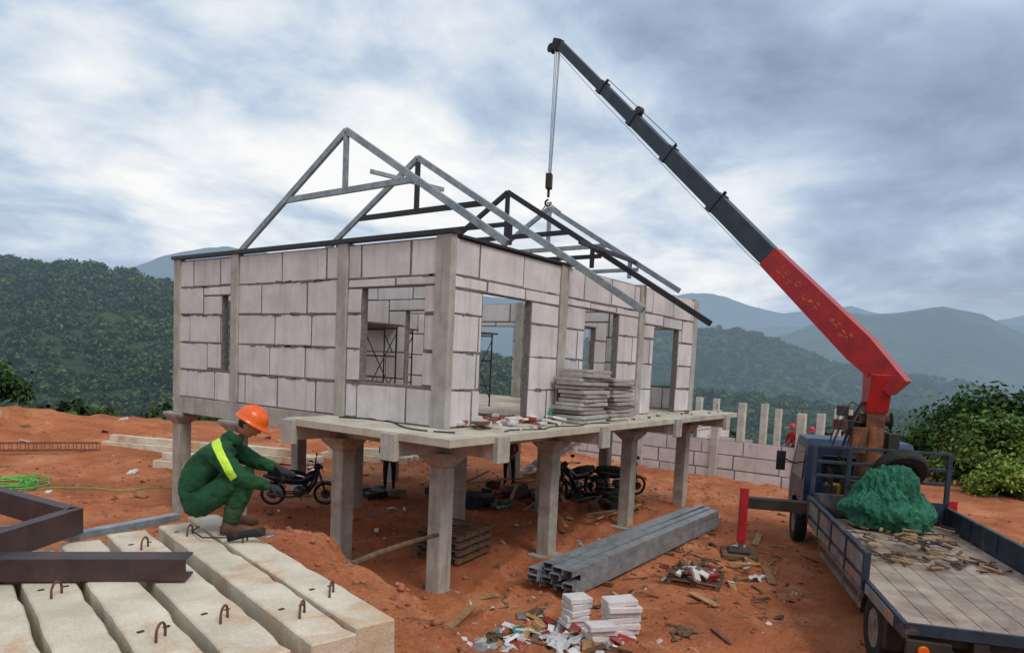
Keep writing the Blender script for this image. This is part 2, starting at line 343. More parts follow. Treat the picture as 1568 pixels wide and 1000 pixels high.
# ------------------------------------------------------------ house
house=empty('unfinished_block_house')
XS=[0,3.33,6.77,10.19]; YS=[0,2.53,5.85,8.23]; W,L=XS[-1],YS[-1]; T_=.16
def cut(rect,ops):
    a0,a1,z0,z1=rect; hit=[o for o in ops if o[0]<a1 and o[1]>a0 and o[2]<z1 and o[3]>z0]
    if not hit: return [rect]
    zs=sorted(set([z0,z1]+[z for o in hit for z in o[2:4] if z0<z<z1])); out=[]
    for za,zb in zip(zs,zs[1:]):
        seg=[(a0,a1)]
        for o in hit:
            if o[2]<zb-1e-6 and o[3]>za+1e-6:
                ns=[]
                for s in seg:
                    if o[0]>=s[1] or o[1]<=s[0]: ns.append(s); continue
                    if o[0]>s[0]: ns.append((s[0],o[0]))
                    if o[1]<s[1]: ns.append((o[1],s[1]))
                seg=ns
        out+=[(s[0],s[1],za,zb) for s in seg if s[1]-s[0]>.03]
    return out
def wall(bb,axis,c,a0,a1,z0,z1,ops=(),t=T_,course=.6,seed=0,blen=1.35):
    rg=random.Random(seed); g=.021
    def bx(a,b,za,zb,c0,c1,mi):
        if axis=='y': bb.box((c0,a,za),(c1,b,zb),mi)
        else: bb.box((a,c0,za),(b,c1,zb),mi)
    def blk(a,b,za,zb,c0,c1):   # slightly out-of-square block
        j=lambda:rg.uniform(-.007,.007)
        P=[]
        for cc in (c0,c1):
            for (aa,zz) in ((a,za),(b,za),(b,zb),(a,zb)):
                P.append((cc,aa+j(),zz+j()) if axis=='y' else (aa+j(),cc,zz+j()))
        f=[(0,3,2,1),(4,5,6,7),(0,1,5,4),(1,2,6,5),(2,3,7,6),(3,0,4,7)]
        if axis!='y': f=[q[::-1] for q in f]
        bb.add(P,[q[::-1] for q in f],0)
    for r in cut((a0,a1,z0,z1),ops): bx(r[0],r[1],r[2],r[3],c+.008,c+t-.008,1)
    z=z0; row=0
    while z<z1-.02:
        zt=min(z+course,z1)
        a=a0-(rg.uniform(.15,.6) if row%2 else rg.uniform(.7,1.1))*blen*.6
        while a<a1:
            b_=a+blen*rg.uniform(.75,1.08)
            if a1-b_<.25: b_=a1
            lo=max(a,a0)
            if b_>lo+.05:
                for r in cut((lo,min(b_,a1),z,zt),ops):
                    j=rg.uniform(-.005,.005)
                    if r[1]-r[0]>2.6*g and r[3]-r[2]>2.6*g:
                        blk(r[0]+g*rg.uniform(.5,1.5),r[1]-g*rg.uniform(.5,1.3),r[2]+g*rg.uniform(.5,1.4),r[3]-g*rg.uniform(.5,1.2),c+j,c+t+j)
            a=b_
        z=zt; row+=1
wb=B(); hw=.13
def bays(axis,c,C,ops,seed,only=None):
    for k in range(3):
        if only is not None and k not in only: continue
        wall(wb,axis,c,C[k]+hw,C[k+1]-hw,G,G+2.98,ops,seed=seed+k)
bays('y',.03,YS,[(.56,2.03,G+.64,G+2.24),(5.99,6.33,G+.65,G+2.2)],1)
bays('x',.03,XS,[(.87,2.26,G-.1,G+2.2),(4.2,5.65,G-.1,G+2.25),(7.5,9.0,G-.1,G+2.13)],11)
bays('y',W-.03-T_,YS,[(.6,2.0,G+.64,G+2.2),(3.3,5.2,G+.7,G+2.2),(6.1,7.8,G-.1,G+2.25)],21)
bays('x',L-.03-T_,XS,[(.8,2.3,G+.7,G+2.2),(4.2,5.8,G+.7,G+2.2),(7.5,9.0,G+.7,G+2.2)],31)
bays('y',3.33-T_/2,YS,[(3.2,4.2,G-.1,G+2.15)],41,only=[1])
bays('y',6.77-T_/2,YS,[(.9,1.9,G-.1,G+2.15)],51,only=[0,2])
bays('x',2.53-T_/2,XS,[(7.9,8.9,G-.1,G+2.15)],61,only=[2])
bays('x',5.85-T_/2,XS,[(4.2,5.2,G-.1,G+2.15)],71,only=[0])
wb.obj('block_walls',[blockm,mortar],house,bevel=.008)
mb=B(); rgm=random.Random(77)   # mortar smears squeezed over the joints
for k in range(420):
    zz=G+.6*rgm.randint(1,4)+rgm.uniform(-.02,.02); l=rgm.uniform(.05,.3); h=rgm.uniform(.012,.04)
    if rgm.random()<.5:
        y=rgm.uniform(.2,8.0)
        if .5<y<2.1 or 5.9<y<6.4 or min(abs(y-q) for q in YS)<.3: continue
        mb.obox((.028,y,zz),(.012,l,h),R3(rgm.uniform(-.1,.1),0,0))
    else:
        x=rgm.uniform(.3,10)
        if .6<x<2.5 or 4.0<x<5.9 or 7.3<x<9.2 or min(abs(x-q) for q in XS)<.35: continue
        mb.obox((x,.028,zz),(l,.012,h),R3(0,rgm.uniform(-.1,.1),0))
mb.obj('mortar_smears',[mortar],house,bevel=.004)
cb=B()
for x in XS:
    for y in YS:
        edge=(x in(0,W)) or (y in (0,L))
        w=.26; sx=0 if x==0 else (-w if x==W else -w/2); sy=0 if y==0 else (-w if y==L else -w/2)
        wx=w; wy=w
        if x==0 and y==0: wx=.14; wy=.33
        if edge or x==3.33: cb.box((x+sx,y+sy,G-.002),(x+sx+wx,y+sy+wy,G+3.02),0)
cb.obj('columns',[conc],house,bevel=.012)
pb=B()
for x in XS:
    for y in YS:
        w=.29; ox=.145 if x==0 else(-.145 if x==W else 0); oy=.145 if y==0 else(-.145 if y==L else 0)
        X0=x+ox;Y0=y+oy; zb=-.35
        pb.box((X0-w/2,Y0-w/2,zb),(X0+w/2,Y0+w/2,G-.62))
        q=w/2; z0=G-.62; z1=G-.44; e=.15
        pb.add([(X0-q,Y0-q,z0),(X0+q,Y0-q,z0),(X0+q,Y0+q,z0),(X0-q,Y0+q,z0),(X0-q-e,Y0-q-e,z1),(X0+q+e,Y0-q-e,z1),(X0+q+e,Y0+q+e,z1),(X0-q-e,Y0+q+e,z1)],
          [(0,3,2,1),(4,5,6,7),(0,1,5,4),(1,2,6,5),(2,3,7,6),(3,0,4,7)])
        pb.box((X0-q-e,Y0-q-e,z1),(X0+q+e,Y0+q+e,G-.365))
        pb.box((X0-.27,Y0-.27,-.3),(X0+.27,Y0+.27,.0))
pb.obj('pillars',[concd],house,bevel=.015)
sb=B(); bh=.24
for y in YS:
    yy=y+(.145 if y==0 else(-.145 if y==L else 0))
    x0=-1.03 if y<2.6 else .0
    sb.box((x0,yy-.12,G-.12-bh),(W+.003 if y else W+.8,yy+.12,G-.121),0)
for x in XS:
    xx=x+(.145 if x==0 else(-.145 if x==W else 0))
    sb.box((xx-.12,-1.03,G-.12-bh-.003),(xx+.12,L+.003,G-.124),0)
sb.box((-1.0,-1.0,G-.12),(W+.75,-.001,G),1)
sb.box((-1.0,0,G-.12),(-.001,2.66,G),1)
sb.box((0,0,G-.12),(W,L,G-.006),1)
for (x,y,dx,dy) in [(-1.0,.145,-1,0),(-1.0,2.53,-1,0)]+[(x+(.145 if x==0 else(-.145 if x==W else 0)),-1.0,0,-1) for x in XS]:
    sx=.05 if dx else .15; sy=.15 if dx else .05
    sb.box((x-sx+dx*.02,y-sy+dy*.02,G-.42),(x+sx+dx*.02,y+sy+dy*.02,G-.02),0)
sb.box((-.012,2.67,G-.36),(.0,L-.1,G-.001),0)
sb.obj('floor_slab',[conc,slabm],house,bevel=.01)
tb=B()
tb.box((-.03,-.05,G+3.02),(.12,L+.06,G+3.09),0)
tb.box((.2,-.03,G+2.99),(3.6,.14,G+3.03),0)
tb.obj('wall_plate',[blksteel],house)
tr=B(); slope=.598; yr=L/2; za=G+5.57
def truss(x,oy,mr,mk,left=L+.15):
    zf=lambda y: za-slope*abs(y-yr)
    s=.075
    tr.beam((x,yr,za),(x,oy,zf(oy)),s,.13,mr)
    tr.beam((x,yr,za),(x,left,zf(left)),s,.13,mr)
    zc=G+4.39; yc=(za-zc)/slope
    tr.beam((x+.004,yr-yc,zc),(x+.004,yr+yc,zc),s*.9,.12,mk)
    tr.beam((x,yr,zc),(x,yr,za-.03),s*.9,.12,mk)
    return zf,yc,zc
for x,oy,mr,mk in [(1.34,-.05,0,0),(3.39,-1.63,0,1),(6.78,-1.63,1,1),(8.8,0,0,0)]:
    zf,yc,zc=truss(x,oy,mr,mk)
    if x>1.5:
        for yy in (yr-yc*1.35,yr+yc*1.35): tr.beam((x,yy,zf(yy)),(x,yy,zf(yy)-.5),.07,.1,mk)
tr.beam((3.39,1.4,G+3.9),(3.39,6.8,G+3.9),.06,.09,1)
tr.beam((6.78,1.2,G+3.75),(6.78,7.0,G+3.75),.06,.1,1)
tr.beam((8.8,1.2,G+3.7),(8.8,7.0,G+3.7),.06,.1,0)
tr.beam((1.9,yr-.1,G+4.9),(3.3,yr-.9,G+4.75),.05,.09,0)
tr.beam((5.4,1.0,G+3.85),(8.9,1.3,G+3.9),.06,.1,1)
tr.obj('roof_trusses',[galv,blksteel],house,bevel=.006)
sf=B()
for x0,y0 in ((3.0,4.6),(4.3,3.2),(1.5,3.6)):
    for dx in (0,.9):
        for dy in(0,1.2): sf.tube([(x0+dx,y0+dy,G),(x0+dx,y0+dy,G+1.75)],.02,0,6)
        for z in (.5,1.1,1.7): sf.tube([(x0+dx,y0,G+z),(x0+dx,y0+1.2,G+z)],.016,0,6)
    sf.tube([(x0,y0,G+.2),(x0+.9,y0,G+1.6)],.012,0,6); sf.tube([(x0+.9,y0,G+.2),(x0,y0,G+1.6)],.012,0,6)
    sf.tube([(x0,y0+1.2,G+.2),(x0+.9,y0+1.2,G+1.6)],.012,0,6); sf.tube([(x0+.9,y0+1.2,G+.2),(x0,y0+1.2,G+1.6)],.012,0,6)
    sf.box((x0-.1,y0-.1,G+1.74),(x0+1,y0+1.3,G+1.78),1)
sf.obj('scaffolding',[blksteel,wooddk])
panelm=M('cement_panels',(190,184,176),(158,152,145),4,.9,bump=.3,island=.25)
st=B(); rg1=random.Random(4); z=G+.01
for k in range(13):
    for xx in (3.15,4.3):
        if xx>4 and k>10: continue
        h=.072; w=1.05*rg1.uniform(.82,1.0)
        st.obox((xx+.35+rg1.uniform(-.09,.09),-.42+rg1.uniform(-.06,.06),z+h/2),(w,.6,h-.008),R3(0,rg1.uniform(-.015,.015),rg1.uniform(-.06,.06)),0)
    z+=.078
st.obj('panel_stack',[panelm],bevel=.008)
db=B()
for k in range(70):
    x=rg1.uniform(.4,2.8);y=rg1.uniform(-.5,1.2); s=rg1.uniform(.05,.3)
    db.obox((x,y,G+.03+rg1.uniform(0,.08)),(s,s*.5,.04),R3(rg1.uniform(-.2,.2),rg1.uniform(-.2,.2),rg1.uniform(0,3)),rg1.choice([0,0,0,1,2]))
for k in range(45):
    x=rg1.uniform(-.9,10);y=rg1.uniform(-.8,-.1); s=rg1.uniform(.03,.12)
    db.obox((x,y,G+.02),(s,s*.5,.03),R3(0,0,rg1.uniform(0,3)),rg1.choice([0,0,2]))
db.obj('masonry_rubble',[blockm,redpl,wooddk])
cb=B(); cb.tube([(-.25+.6*math.sin(t*.35)*.5,2.2-t*.16,G+.015) for t in range(18)],.012,0,6)
cb.tube([(.5+t*.25,-.8+.1*math.sin(t*1.3),G+.015) for t in range(14)],.01,0,6); cb.obj('power_cable',[blackr],smooth=True)
gb=B(); gb.revolve((2.75,-.16,G),(0,0,1),[(0,0),(.04,0),(.045,.18),(.02,.24),(.02,.28),(0,.28)],0,12); gb.obj('green_bottle',[jade],smooth=True)
stb=B()
for k in range(12):
    z0=(k+1)*G/13
    stb.box((10.6,6.0-k*.28-.28,z0-.1),(11.7,6.0-k*.28+.02,z0),0)
for xx in (10.75,11.5): stb.beam((xx,6.1,0),(xx,2.75,G-.1),.1,.2,0)
stb.obj('concrete_stairs',[blockm],bevel=.008)
# ------------------------------------------------------------ steel channel stack
ch=B()
def cprof(w,h,t,flip=1):
    return [(-w/2,-h/2*flip),(-w/2,h/2*flip),(-w/2+t*3,h/2*flip),(-w/2+t*3,h/2*flip-t*flip),(-w/2+t,h/2*flip-t*flip),(-w/2+t,-h/2*flip+t*flip),(w/2-t,-h/2*flip+t*flip),(w/2-t,h/2*flip-t*flip),(w/2-t*3,h/2*flip-t*flip),(w/2-t*3,h/2*flip),(w/2,h/2*flip),(w/2,-h/2*flip)]
rg1=random.Random(9)
for lay in range(4):
    for k in range(4):
        if lay==3 and k==3: continue
        y=-1.62+k*.225+rg1.uniform(-.02,.02)+lay*.02; z=.12+lay*.1; x0=1.35+rg1.uniform(-.15,.2)+.04*lay; x1=8.3+rg1.uniform(-.25,.3)
        ch.prof((x0,y,z),(x1,y+rg1.uniform(-.04,.08),z),cprof(.2,.095,.008,-1),0)
for x in (2.4,5,7.4): ch.beam((x,-1.85,.04),(x,-.75,.04),.08,.07,1)
ch.obj('steel_channel_stack',[galv,wooddk])
# ------------------------------------------------------------ pallets
def pallet(name,x,y,z,rot,w=1.1,d=.95,layers=1):
    e=empty(name,(x,y,z),rot); b=B()
    for l in range(layers):
        z0=l*.14
        for k in range(3): b.box((-w/2,-d/2+k*(d-.08)/2,z0),(w/2,-d/2+k*(d-.08)/2+.08,z0+.08),0)
        for k in range(7):
            xx=-w/2+k*(w-.09)/6; b.box((xx,-d/2-.01,z0+.082),(xx+.085,d/2+.01,z0+.102),0)
    b.obj('slats',[wooddk],e,bevel=.004); return e
pallet('timber_pallet',1.9,1.35,.05,.15,1.2,1.0,4)
pe=pallet('timber_pallet',3.75,-2.8,.03,.25,1.0,.9,1)
b=B(); rg1=random.Random(5)
for k in range(70):
    s=rg1.uniform(.04,.16)
    b.obox((rg1.gauss(0,.25),rg1.gauss(0,.22),.14+rg1.uniform(0,.1)),(s*1.6,s*.7,s*.35),R3(rg1.uniform(-.5,.5),rg1.uniform(-.5,.5),rg1.uniform(0,3)),rg1.choice([0,0,1,2,2]))
b.obj('scraps',[redpl,white,wooddk],pe)
def bstack(name,x,y,rot,n,dx=.5,dy=.28):
    b=B(); e=empty(name,(x,y,hz(x,y)-.03),rot)
    for l in range(n):
        b.obox((rg1.uniform(-.04,.04),rg1.uniform(-.04,.04),.04+l*.082),(dx*rg1.uniform(.8,1.05),dy*rg1.uniform(.85,1),.078),R3(rg1.uniform(-.02,.02),rg1.uniform(-.03,.03),rg1.uniform(-.16,.16)),0)
    b.obj('blocks',[blockm],e,bevel=.008); return e
bstack('aerated_block_stack',.35,-2.35,-.5,6,.36,.3); bstack('aerated_block_stack',.55,-2.95,-.7,7,.5,.3); bstack('aerated_block_stack',.15,-2.85,-.6,4,.4,.25)
# ------------------------------------------------------------ debris
b=B(); rg1=random.Random(12)
def deb(n,x0,x1,y0,y1,mats,smin,smax,flat=.3):
    for k in range(n):
        x=rg1.uniform(x0,x1);y=rg1.uniform(y0,y1);s=smin+(smax-smin)*rg1.random()**1.8
        b.obox((x,y,hz(x,y)+s*flat*.3),(s,s*rg1.uniform(.25,.9),s*flat*rg1.uniform(.2,1)),R3(rg1.uniform(-.6,.6),rg1.uniform(-.6,.6),rg1.uniform(0,3)),rg1.choice(mats))
deb(230,-1.35,.5,-3.1,-1.5,[0,0,0,0,1,3,4,3,5],.04,.28)
deb(120,-1.6,1.5,-4.0,-.9,[0,3,3,5,5],.03,.13)
deb(100,1.5,6,-4.5,-2.0,[0,3,3,5,5],.03,.14)
deb(90,-1,9,-1,7,[3,3,0,3,5,4],.04,.25)
deb(100,5,14,-4,2,[0,3,3,5],.05,.25)
deb(110,-3,10,8,23,[0,3,3,5],.06,.35)
for k in range(90):
    x=rg1.uniform(-1.8,7);y=rg1.uniform(-4.4,-.8);a=rg1.uniform(0,3.1);l=rg1.uniform(.12,.55);z=hz(x,y)+.02
    b.beam((x,y,z),(x+l*math.cos(a),y+l*math.sin(a),z+.01),rg1.uniform(.015,.05),.02,rg1.choice([3,5,5]))
for x,y,a,l in ((4.6,-3.9,.4,.9),(2.6,-3.6,1.1,.6),(5.6,-3.4,2.4,.7),(-.9,-1.0,.3,.9),(.8,-.6,2.8,.8),(7.2,-2.8,.2,1.1),(9,-1.2,.9,1.0)):
    z=hz(x,y)+.04; b.beam((x,y,z),(x+l*math.cos(a),y+l*math.sin(a),z+.02),.14,.025,3)
b.obj('construction_debris',[white,redpl,jade,wood,galv,wooddk],bevel=.003)
b=B(); rg1=random.Random(21)
def crumple(x,y,s,mi):
    z=hz(x,y); n=8; vs=[]
    for i in range(n):
        for j in range(n):
            q=Vector((x*3+i*.7,y*3+j*.7,s)); vs.append((x+(i/(n-1)-.5)*s+mn.noise(q)*s*.2,y+(j/(n-1)-.5)*s*.7+mn.noise(q*1.7)*s*.2,z+.02+abs(mn.noise(q*1.3))*s*.4))
    b.add(vs,[(i*n+j,(i+1)*n+j,(i+1)*n+j+1,i*n+j+1) for i in range(n-1) for j in range(n-1)],mi)
for x,y,s,mi in ((-.9,-2.1,.35,0),(-.4,-2.6,.4,0),(-.7,-1.7,.3,2),(-.1,-2.2,.3,0),(-.3,-1.8,.25,1),(-1.1,-2.5,.3,0),(4.7,-3.6,.3,0),(4.4,-2.5,.25,2),(6.6,-2.6,.35,0),(1.2,-3.6,.3,2),(7.5,4.2,.8,2),(8.8,2.6,.9,3),(6.2,3.4,.7,1)): crumple(x,y,s,mi)
b.obj('crumpled_bags',[white,jade,wooddk,clothn],smooth=True)
b=B(); rg2=np.random.RandomState(5)
n=7500; xx=rg2.uniform(-6,16,n); yy=rg2.uniform(-8,16,n); zz=H(xx,yy); ss=.010+.05*rg2.rand(n)**5
xm=rg2.uniform(-4.6,-1.6,900); ym=rg2.uniform(-6,-.5,900)
xx=np.concatenate([xx,xm]);yy=np.concatenate([yy,ym]);zz=np.concatenate([zz,H(xm,ym)]);ss=np.concatenate([ss,.010+.035*rg2.rand(900)**3])
ic=[(0,0,1),(.9,0,.2),(.2,.9,.1),(-.8,.4,.15),(-.5,-.8,.2),(.4,-.8,.1),(0,0,-.8)]
fc=[(0,1,2),(0,2,3),(0,3,4),(0,4,5),(0,5,1),(6,2,1),(6,3,2),(6,4,3),(6,5,4),(6,1,5)]
for k in range(len(xx)):
    s=ss[k]; an=rg2.uniform(0,6.28); ca,sa=math.cos(an),math.sin(an)
    b.add([(xx[k]+s*(v[0]*ca-v[1]*sa)*rg2.uniform(.7,1.3),yy[k]+s*(v[0]*sa+v[1]*ca)*rg2.uniform(.7,1.3),zz[k]+s*.2+s*v[2]*.7) for v in ic],fc,0)
clod=M('soil_clods_surface',(190,118,82),(146,88,62),2,.95,bump=.2,island=.3)
b.obj('soil_clods',[clod],smooth=True)
# ------------------------------------------------------------ foreground precast beams
dvec=Vector((.22,.976,0)).normalized(); nvec=Vector((dvec.y,-dvec.x,0))
def pbeam(off,y0,y1,z=2.2,w=.29,loops=(.25,.75)):
    p=Vector((off,-4.2,z)); a=p+dvec*((y0+4.2)/dvec.y)-nvec*(w/2); c_=p+dvec*((y1+4.2)/dvec.y)-nvec*(w/2)
    e=empty('precast_concrete_beam'); b=B(); hw_=w/2-.007; n=24; vs=[]
    rgb_=random.Random(int(off*1000))
    for k in range(n+1):   # worn, slightly chipped arrises
        q=a+(c_-a)*(k/n)
        for sx,sz in ((-1,-.3),(1,-.3),(1,0),(-1,0)):
            ch_=0 if sz else rgb_.uniform(0,.010)*(1 if rgb_.random()<.7 else 1.9)
            v=q+nvec*(hw_-ch_)*sx; vs.append((v.x,v.y,z+sz-(ch_*.5 if not sz else 0)))
    fs=[(0,1,2,3),tuple(4*n+i for i in (3,2,1,0))]
    for k in range(n):
        for i in range(4): fs.append((4*k+i,4*(k+1)+i,4*(k+1)+(i+1)%4,4*k+(i+1)%4))
    b.add(vs,[f[::-1] for f in fs],0)
    b.obj('body',[beamtop],e,bevel=.01); l=B()
    for t in loops:
        q=a+(c_-a)*t; r=.05; pts=[]
        sd=dvec*.6+nvec*.5
        sd.normalize()
        for k in range(9):
            an=math.pi*k/8; pts.append(q+sd*(-r*math.cos(an))+Vector((0,0,.035+r*1.0*math.sin(an))))
        pts=[q-sd*r-Vector((0,0,.02))]+pts+[q+sd*r-Vector((0,0,.02))]
        l.tube(pts,.0075,0,8)
        for s_ in (-.06,.07):
            qq=q+dvec*.16+nvec*s_; l.obox((qq.x,qq.y,z-.0005),(.035,.02,.004),None,1)
    if loops: l.obj('lifting_loops',[rust,chas],e,True)
    return e
pbeam(-5.14,-4.27,-1.15,loops=(.18,.66)); pbeam(-5.44,-4.27,-1.25,loops=(.14,.85),z=2.19)
pbeam(-5.84,-4.2,-1.3,loops=(.2,.8),w=.32); pbeam(-6.22,-4.6,-1.4,loops=(.3,.75),w=.3,z=2.21)
pbeam(-6.55,-5.2,-1.4,loops=(.35,.7),w=.3); pbeam(-6.87,-5.2,-1.4,loops=(.3,.8),w=.3,z=2.19); pbeam(-7.2,-5.2,-1.4,loops=(.3,.8))
b=B(); A=Vector((-5.62,-2.76,2.285)); Bq=Vector((-7.3,-1.1,2.285))
b.prof(A,Bq,[(-.09,-.075),(-.09,.075),(.09,.075),(.09,.06),(-.07,.06),(-.07,-.06),(.09,-.06),(.09,-.075)],0); b.obj('steel_channel_beam',[maroon],bevel=.004)
b=B(); zc=2.36
b.prof((-5.75,-1.3,zc),(-5.95,.6,zc),[(-.05,-.1),(-.05,.1),(.05,.1),(.05,.085),(-.035,.085),(-.035,-.085),(.05,-.085),(.05,-.1)],0)
b.prof((-5.72,-1.28,zc),(-7.6,-2.5,zc),[(-.05,-.1),(-.05,.1),(.05,.1),(.05,.085),(-.035,.085),(-.035,-.085),(.05,-.085),(.05,-.1)],0)
b.beam((-5.4,.05,2.0),(-6.2,-.05,2.1),.05,.1,1)
b.obj('steel_channel_frame',[maroon,galv],bevel=.003)
b=B(); b.beam((-5.75,-1.15,2.2),(-4.75,-.95,2.18),.1,.06,0); b.obj('steel_purlin',[galv])
b=B(); pts=[(-3.6,-1.5,1.5),(-2.8,-1.15,1.36),(-2.0,-.75,1.25),(-1.0,-.32,1.12),(-.05,.02,1.0)]
b.tube(pts,[.045,.042,.04,.036,.032],0,10); b.obj('timber_pole',[wooddk],smooth=True)
# ------------------------------------------------------------ crane truck (local x forward, y left)
hd=math.radians(22.5); truck=empty('crane_truck',(1.16,-7.46,0),hd)
b=B()
for k in range(9):
    y=-1.16+k*.258; b.box((0,y,1.0),(5.9,y+.25,1.05),0)
b.obj('deck',[deckw],truck,bevel=.005)
b=B()
b.box((-.03,-1.2,.93),(0,1.2,1.07),0); b.box((-.02,1.162,.88),(5.95,1.215,1.06),0); b.box((-.02,-1.215,.88),(5.95,-1.162,1.06),0)
for s in (-1,1):
    y=s*1.2
    b.box((1.7,y-.02,1.065),(5.9,y+.02,1.40),0); b.box((1.68,y-.035,1.38),(5.92,y+.035,1.43),0)
    for x in (1.7,2.75,3.8,4.85,5.88): b.box((x-.035,y-.045,.9),(x+.035,y+.045,1.425),0)
b.box((5.93,-1.2,1.06),(5.98,1.2,1.5),0)
for y in (-1.17,-.55,.55,1.17): b.box((5.93,y-.04,1.0),(6.0,y+.04,2.42),0)
for z in (1.85,2.12,2.42): b.beam((5.97,-1.2,z),(5.97,1.2,z),.05,.06,0)
b.obj('side_boards',[dbluep],truck,bevel=.006)
b=B()
for x0,x1 in ((.3,1.55),(1.75,2.7),(2.8,3.75),(3.85,4.8),(4.9,5.8)):
    b.box((x0,1.222,.90),(x1,1.232,1.03),0)
for x0,x1 in ((1.76,2.70),(2.8,3.75),(3.86,4.80),(4.9,5.83)): b.box((x0,1.222,1.1),(x1,1.228,1.35),0)
b.box((2.4,1.02,.42),(5.6,1.06,.5),0); b.box((2.4,1.02,.62),(5.6,1.06,.7),0)
for x in (2.5,3.5,4.5,5.5): b.box((x,1.0,.4),(x+.06,1.06,.9),0)
b.obj('side_panels',[dirtyp],truck)
b=B()
b.box((-.02,-.5,.62),(9.3,-.35,.92),0); b.box((-.02,.35,.62),(9.3,.5,.92),0)
for x in (.1,2.9,4.4,5.8,7.3): b.box((x,-1.1,.8),(x+.12,1.1,.93),0)
b.box((-.06,-1.15,.55),(.02,1.15,.72),0); b.box((2.6,-.8,.4),(3.6,-.45,.8),0)
b.box((.6,1.0,.5),(.75,1.2,.95),0)
b.box((-.12,.75,.35),(-.06,1.2,.9),0); b.box((-.12,-1.2,.35),(-.06,-.75,.9),0)
for y in (-1,-.72,.72,1): b.wheel((1.5,y,.46),(0,1,0),.46,.24,1,2)
for y in (-.98,.98): b.wheel((8.35,y,.46),(0,1,0),.46,.25,1,2)
b.beam((1.5,-1,.46),(1.5,1,.46),.12,.12,0); b.beam((8.35,-1,.46),(8.35,1,.46),.1,.1,0)
for s in(-1,1):
    for k in range(8):
        a0=math.pi*k/8;a1=math.pi*(k+1)/8;c0=Vector((1.5,s*.86,.46))
        b.beam(c0+Vector((math.cos(a0)*.58,0,math.sin(a0)*.5)),c0+Vector((math.cos(a1)*.58,0,math.sin(a1)*.5)),.55,.02,0)
b.obj('chassis',[chas,blackr,dirtyp],truck,bevel=.004)
b=B()
for s in (-1,1):
    for z in (.62,.8): b.revolve((-.125,1.03*s,z),(-1,0,0),[(0,.03),(.05,.028),(.06,.01),(.06,0)],0,16)
for x in (.5,2.2,3.9,5.6): b.box((x,1.233,.95),(x+.09,1.243,1.0),0)
b.obj('marker_lamps',[amber],truck)
b=B()
cabp=[(7.45,.75),(7.42,1.5),(7.5,2.3),(7.65,2.42),(8.75,2.42),(8.95,2.3),(9.25,1.55),(9.35,1.3),(9.35,.6),(8.9,.6),(8.8,.95),(8.35,1.05),(7.95,.95),(7.85,.7)]
n=len(cabp)
def side(y,ins): return [(x,y*(1-(ins if z>1.6 else 0)),z) for x,z in cabp]
vs=side(1.08,.05)+side(-1.08,.05)
b.add(vs,[tuple(range(n)),tuple(range(2*n-1,n-1,-1))]+[(i,n+i,n+(i+1)%n,(i+1)%n) for i in range(n)],0)
b.box((7.40,-.75,1.55),(7.455,.75,2.1),1)
for s in(-1,1):
    b.add([(7.75,s*1.085,1.5),(8.55,s*1.085,1.5),(8.95,s*1.085,1.5),(8.75,s*1.04,2.2),(7.75,s*1.04,2.2)],[(0,1,2,3,4) if s<0 else (4,3,2,1,0)],1)
    b.beam((8.9,s*1.05,1.7),(8.75,s*1.4,1.85),.03,.03,2); b.box((8.68,s*1.4-.1,1.55),(8.74,s*1.4+.1,2.0),2)
b.add([(9.24,-.95,1.6),(9.24,.95,1.6),(9.0,.9,2.27),(9.0,-.9,2.27)],[(0,1,2,3)],1)
b.box((9.3,-1.05,.45),(9.42,1.05,.7),2)
b.obj('cab',[bluep,glass,blackr],truck,bevel=.02)
b=B()
b.box((6.15,-1.05,.93),(7.2,1.05,1.25),2)
b.box((6.3,-.45,1.25),(7.1,.45,1.65),2); b.revolve((6.7,0,1.6),(0,0,1),[(0,0),(.42,0),(.42,.12),(.3,.14),(.26,.5),(.2,1.2),(0,1.2)],1,20)
b.box((6.54,-.17,2.5),(6.86,.17,3.5),1); b.add([(6.5,-.2,3.1),(6.9,-.2,3.1),(6.9,.2,3.1),(6.5,.2,3.1),(6.3,-.2,3.85),(7.0,-.2,3.95),(7.0,.2,3.95),(6.3,.2,3.85)],[(0,3,2,1),(4,5,6,7),(0,1,5,4),(1,2,6,5),(2,3,7,6),(3,0,4,7)],0)
b.box((6.3,.2,2.3),(6.6,.45,2.8),1); b.box((6.85,.15,2.6),(7.1,.45,3.0),2)
b.box((6.5,-.45,2.0),(6.85,-.25,2.7),2)
for k in range(5): b.tube([(6.45+k*.1,.45-.02*k,1.6),(6.35+k*.12,.58+.05*math.sin(k),2.2),(6.45+k*.08,.42,2.9),(6.6+k*.05,.22,3.3)],.016,2,8)
b.revolve((6.7,-.3,2.95),(0,1,0),[(0,-.02),(.17,-.02),(.17,.0),(.11,.02),(.11,.56),(.17,.58),(.17,.6),(0,.6)],2,18)
b.tube([(6.35,.3,2.9),(6.1,.7,2.95),(6.15,.85,2.4)],.02,2,8); b.box((6.1,.6,2.75),(6.25,.85,2.95),1); b.box((6.55,.5,3.0),(6.7,.7,3.2),2)
b.tube([(6.4,.3,3.2),(6.2,.55,3.3),(6.05,.8,3.0),(6.1,.9,2.5)],.014,2,6)
for k in range(7): b.tube([(6.3+k*.07,.75,1.3),(6.3+k*.07,.75,1.75),(6.28+k*.07,.78,1.95)],.012,2,6)
b.box((6.95,.4,1.3),(7.2,.7,1.55),3); b.box((6.3,-.9,1.25),(6.9,-.55,1.6),2); b.revolve((6.5,.75,1.25),(0,0,1),[(0,0),(.13,0),(.13,.35),(0,.35)],2,14)
b.obj('crane_pedestal',[redp,orangep,chas,yellowp],truck,bevel=.01)
b=B()
b.box((6.35,1.05,1.0),(6.6,2.35,1.22),1)
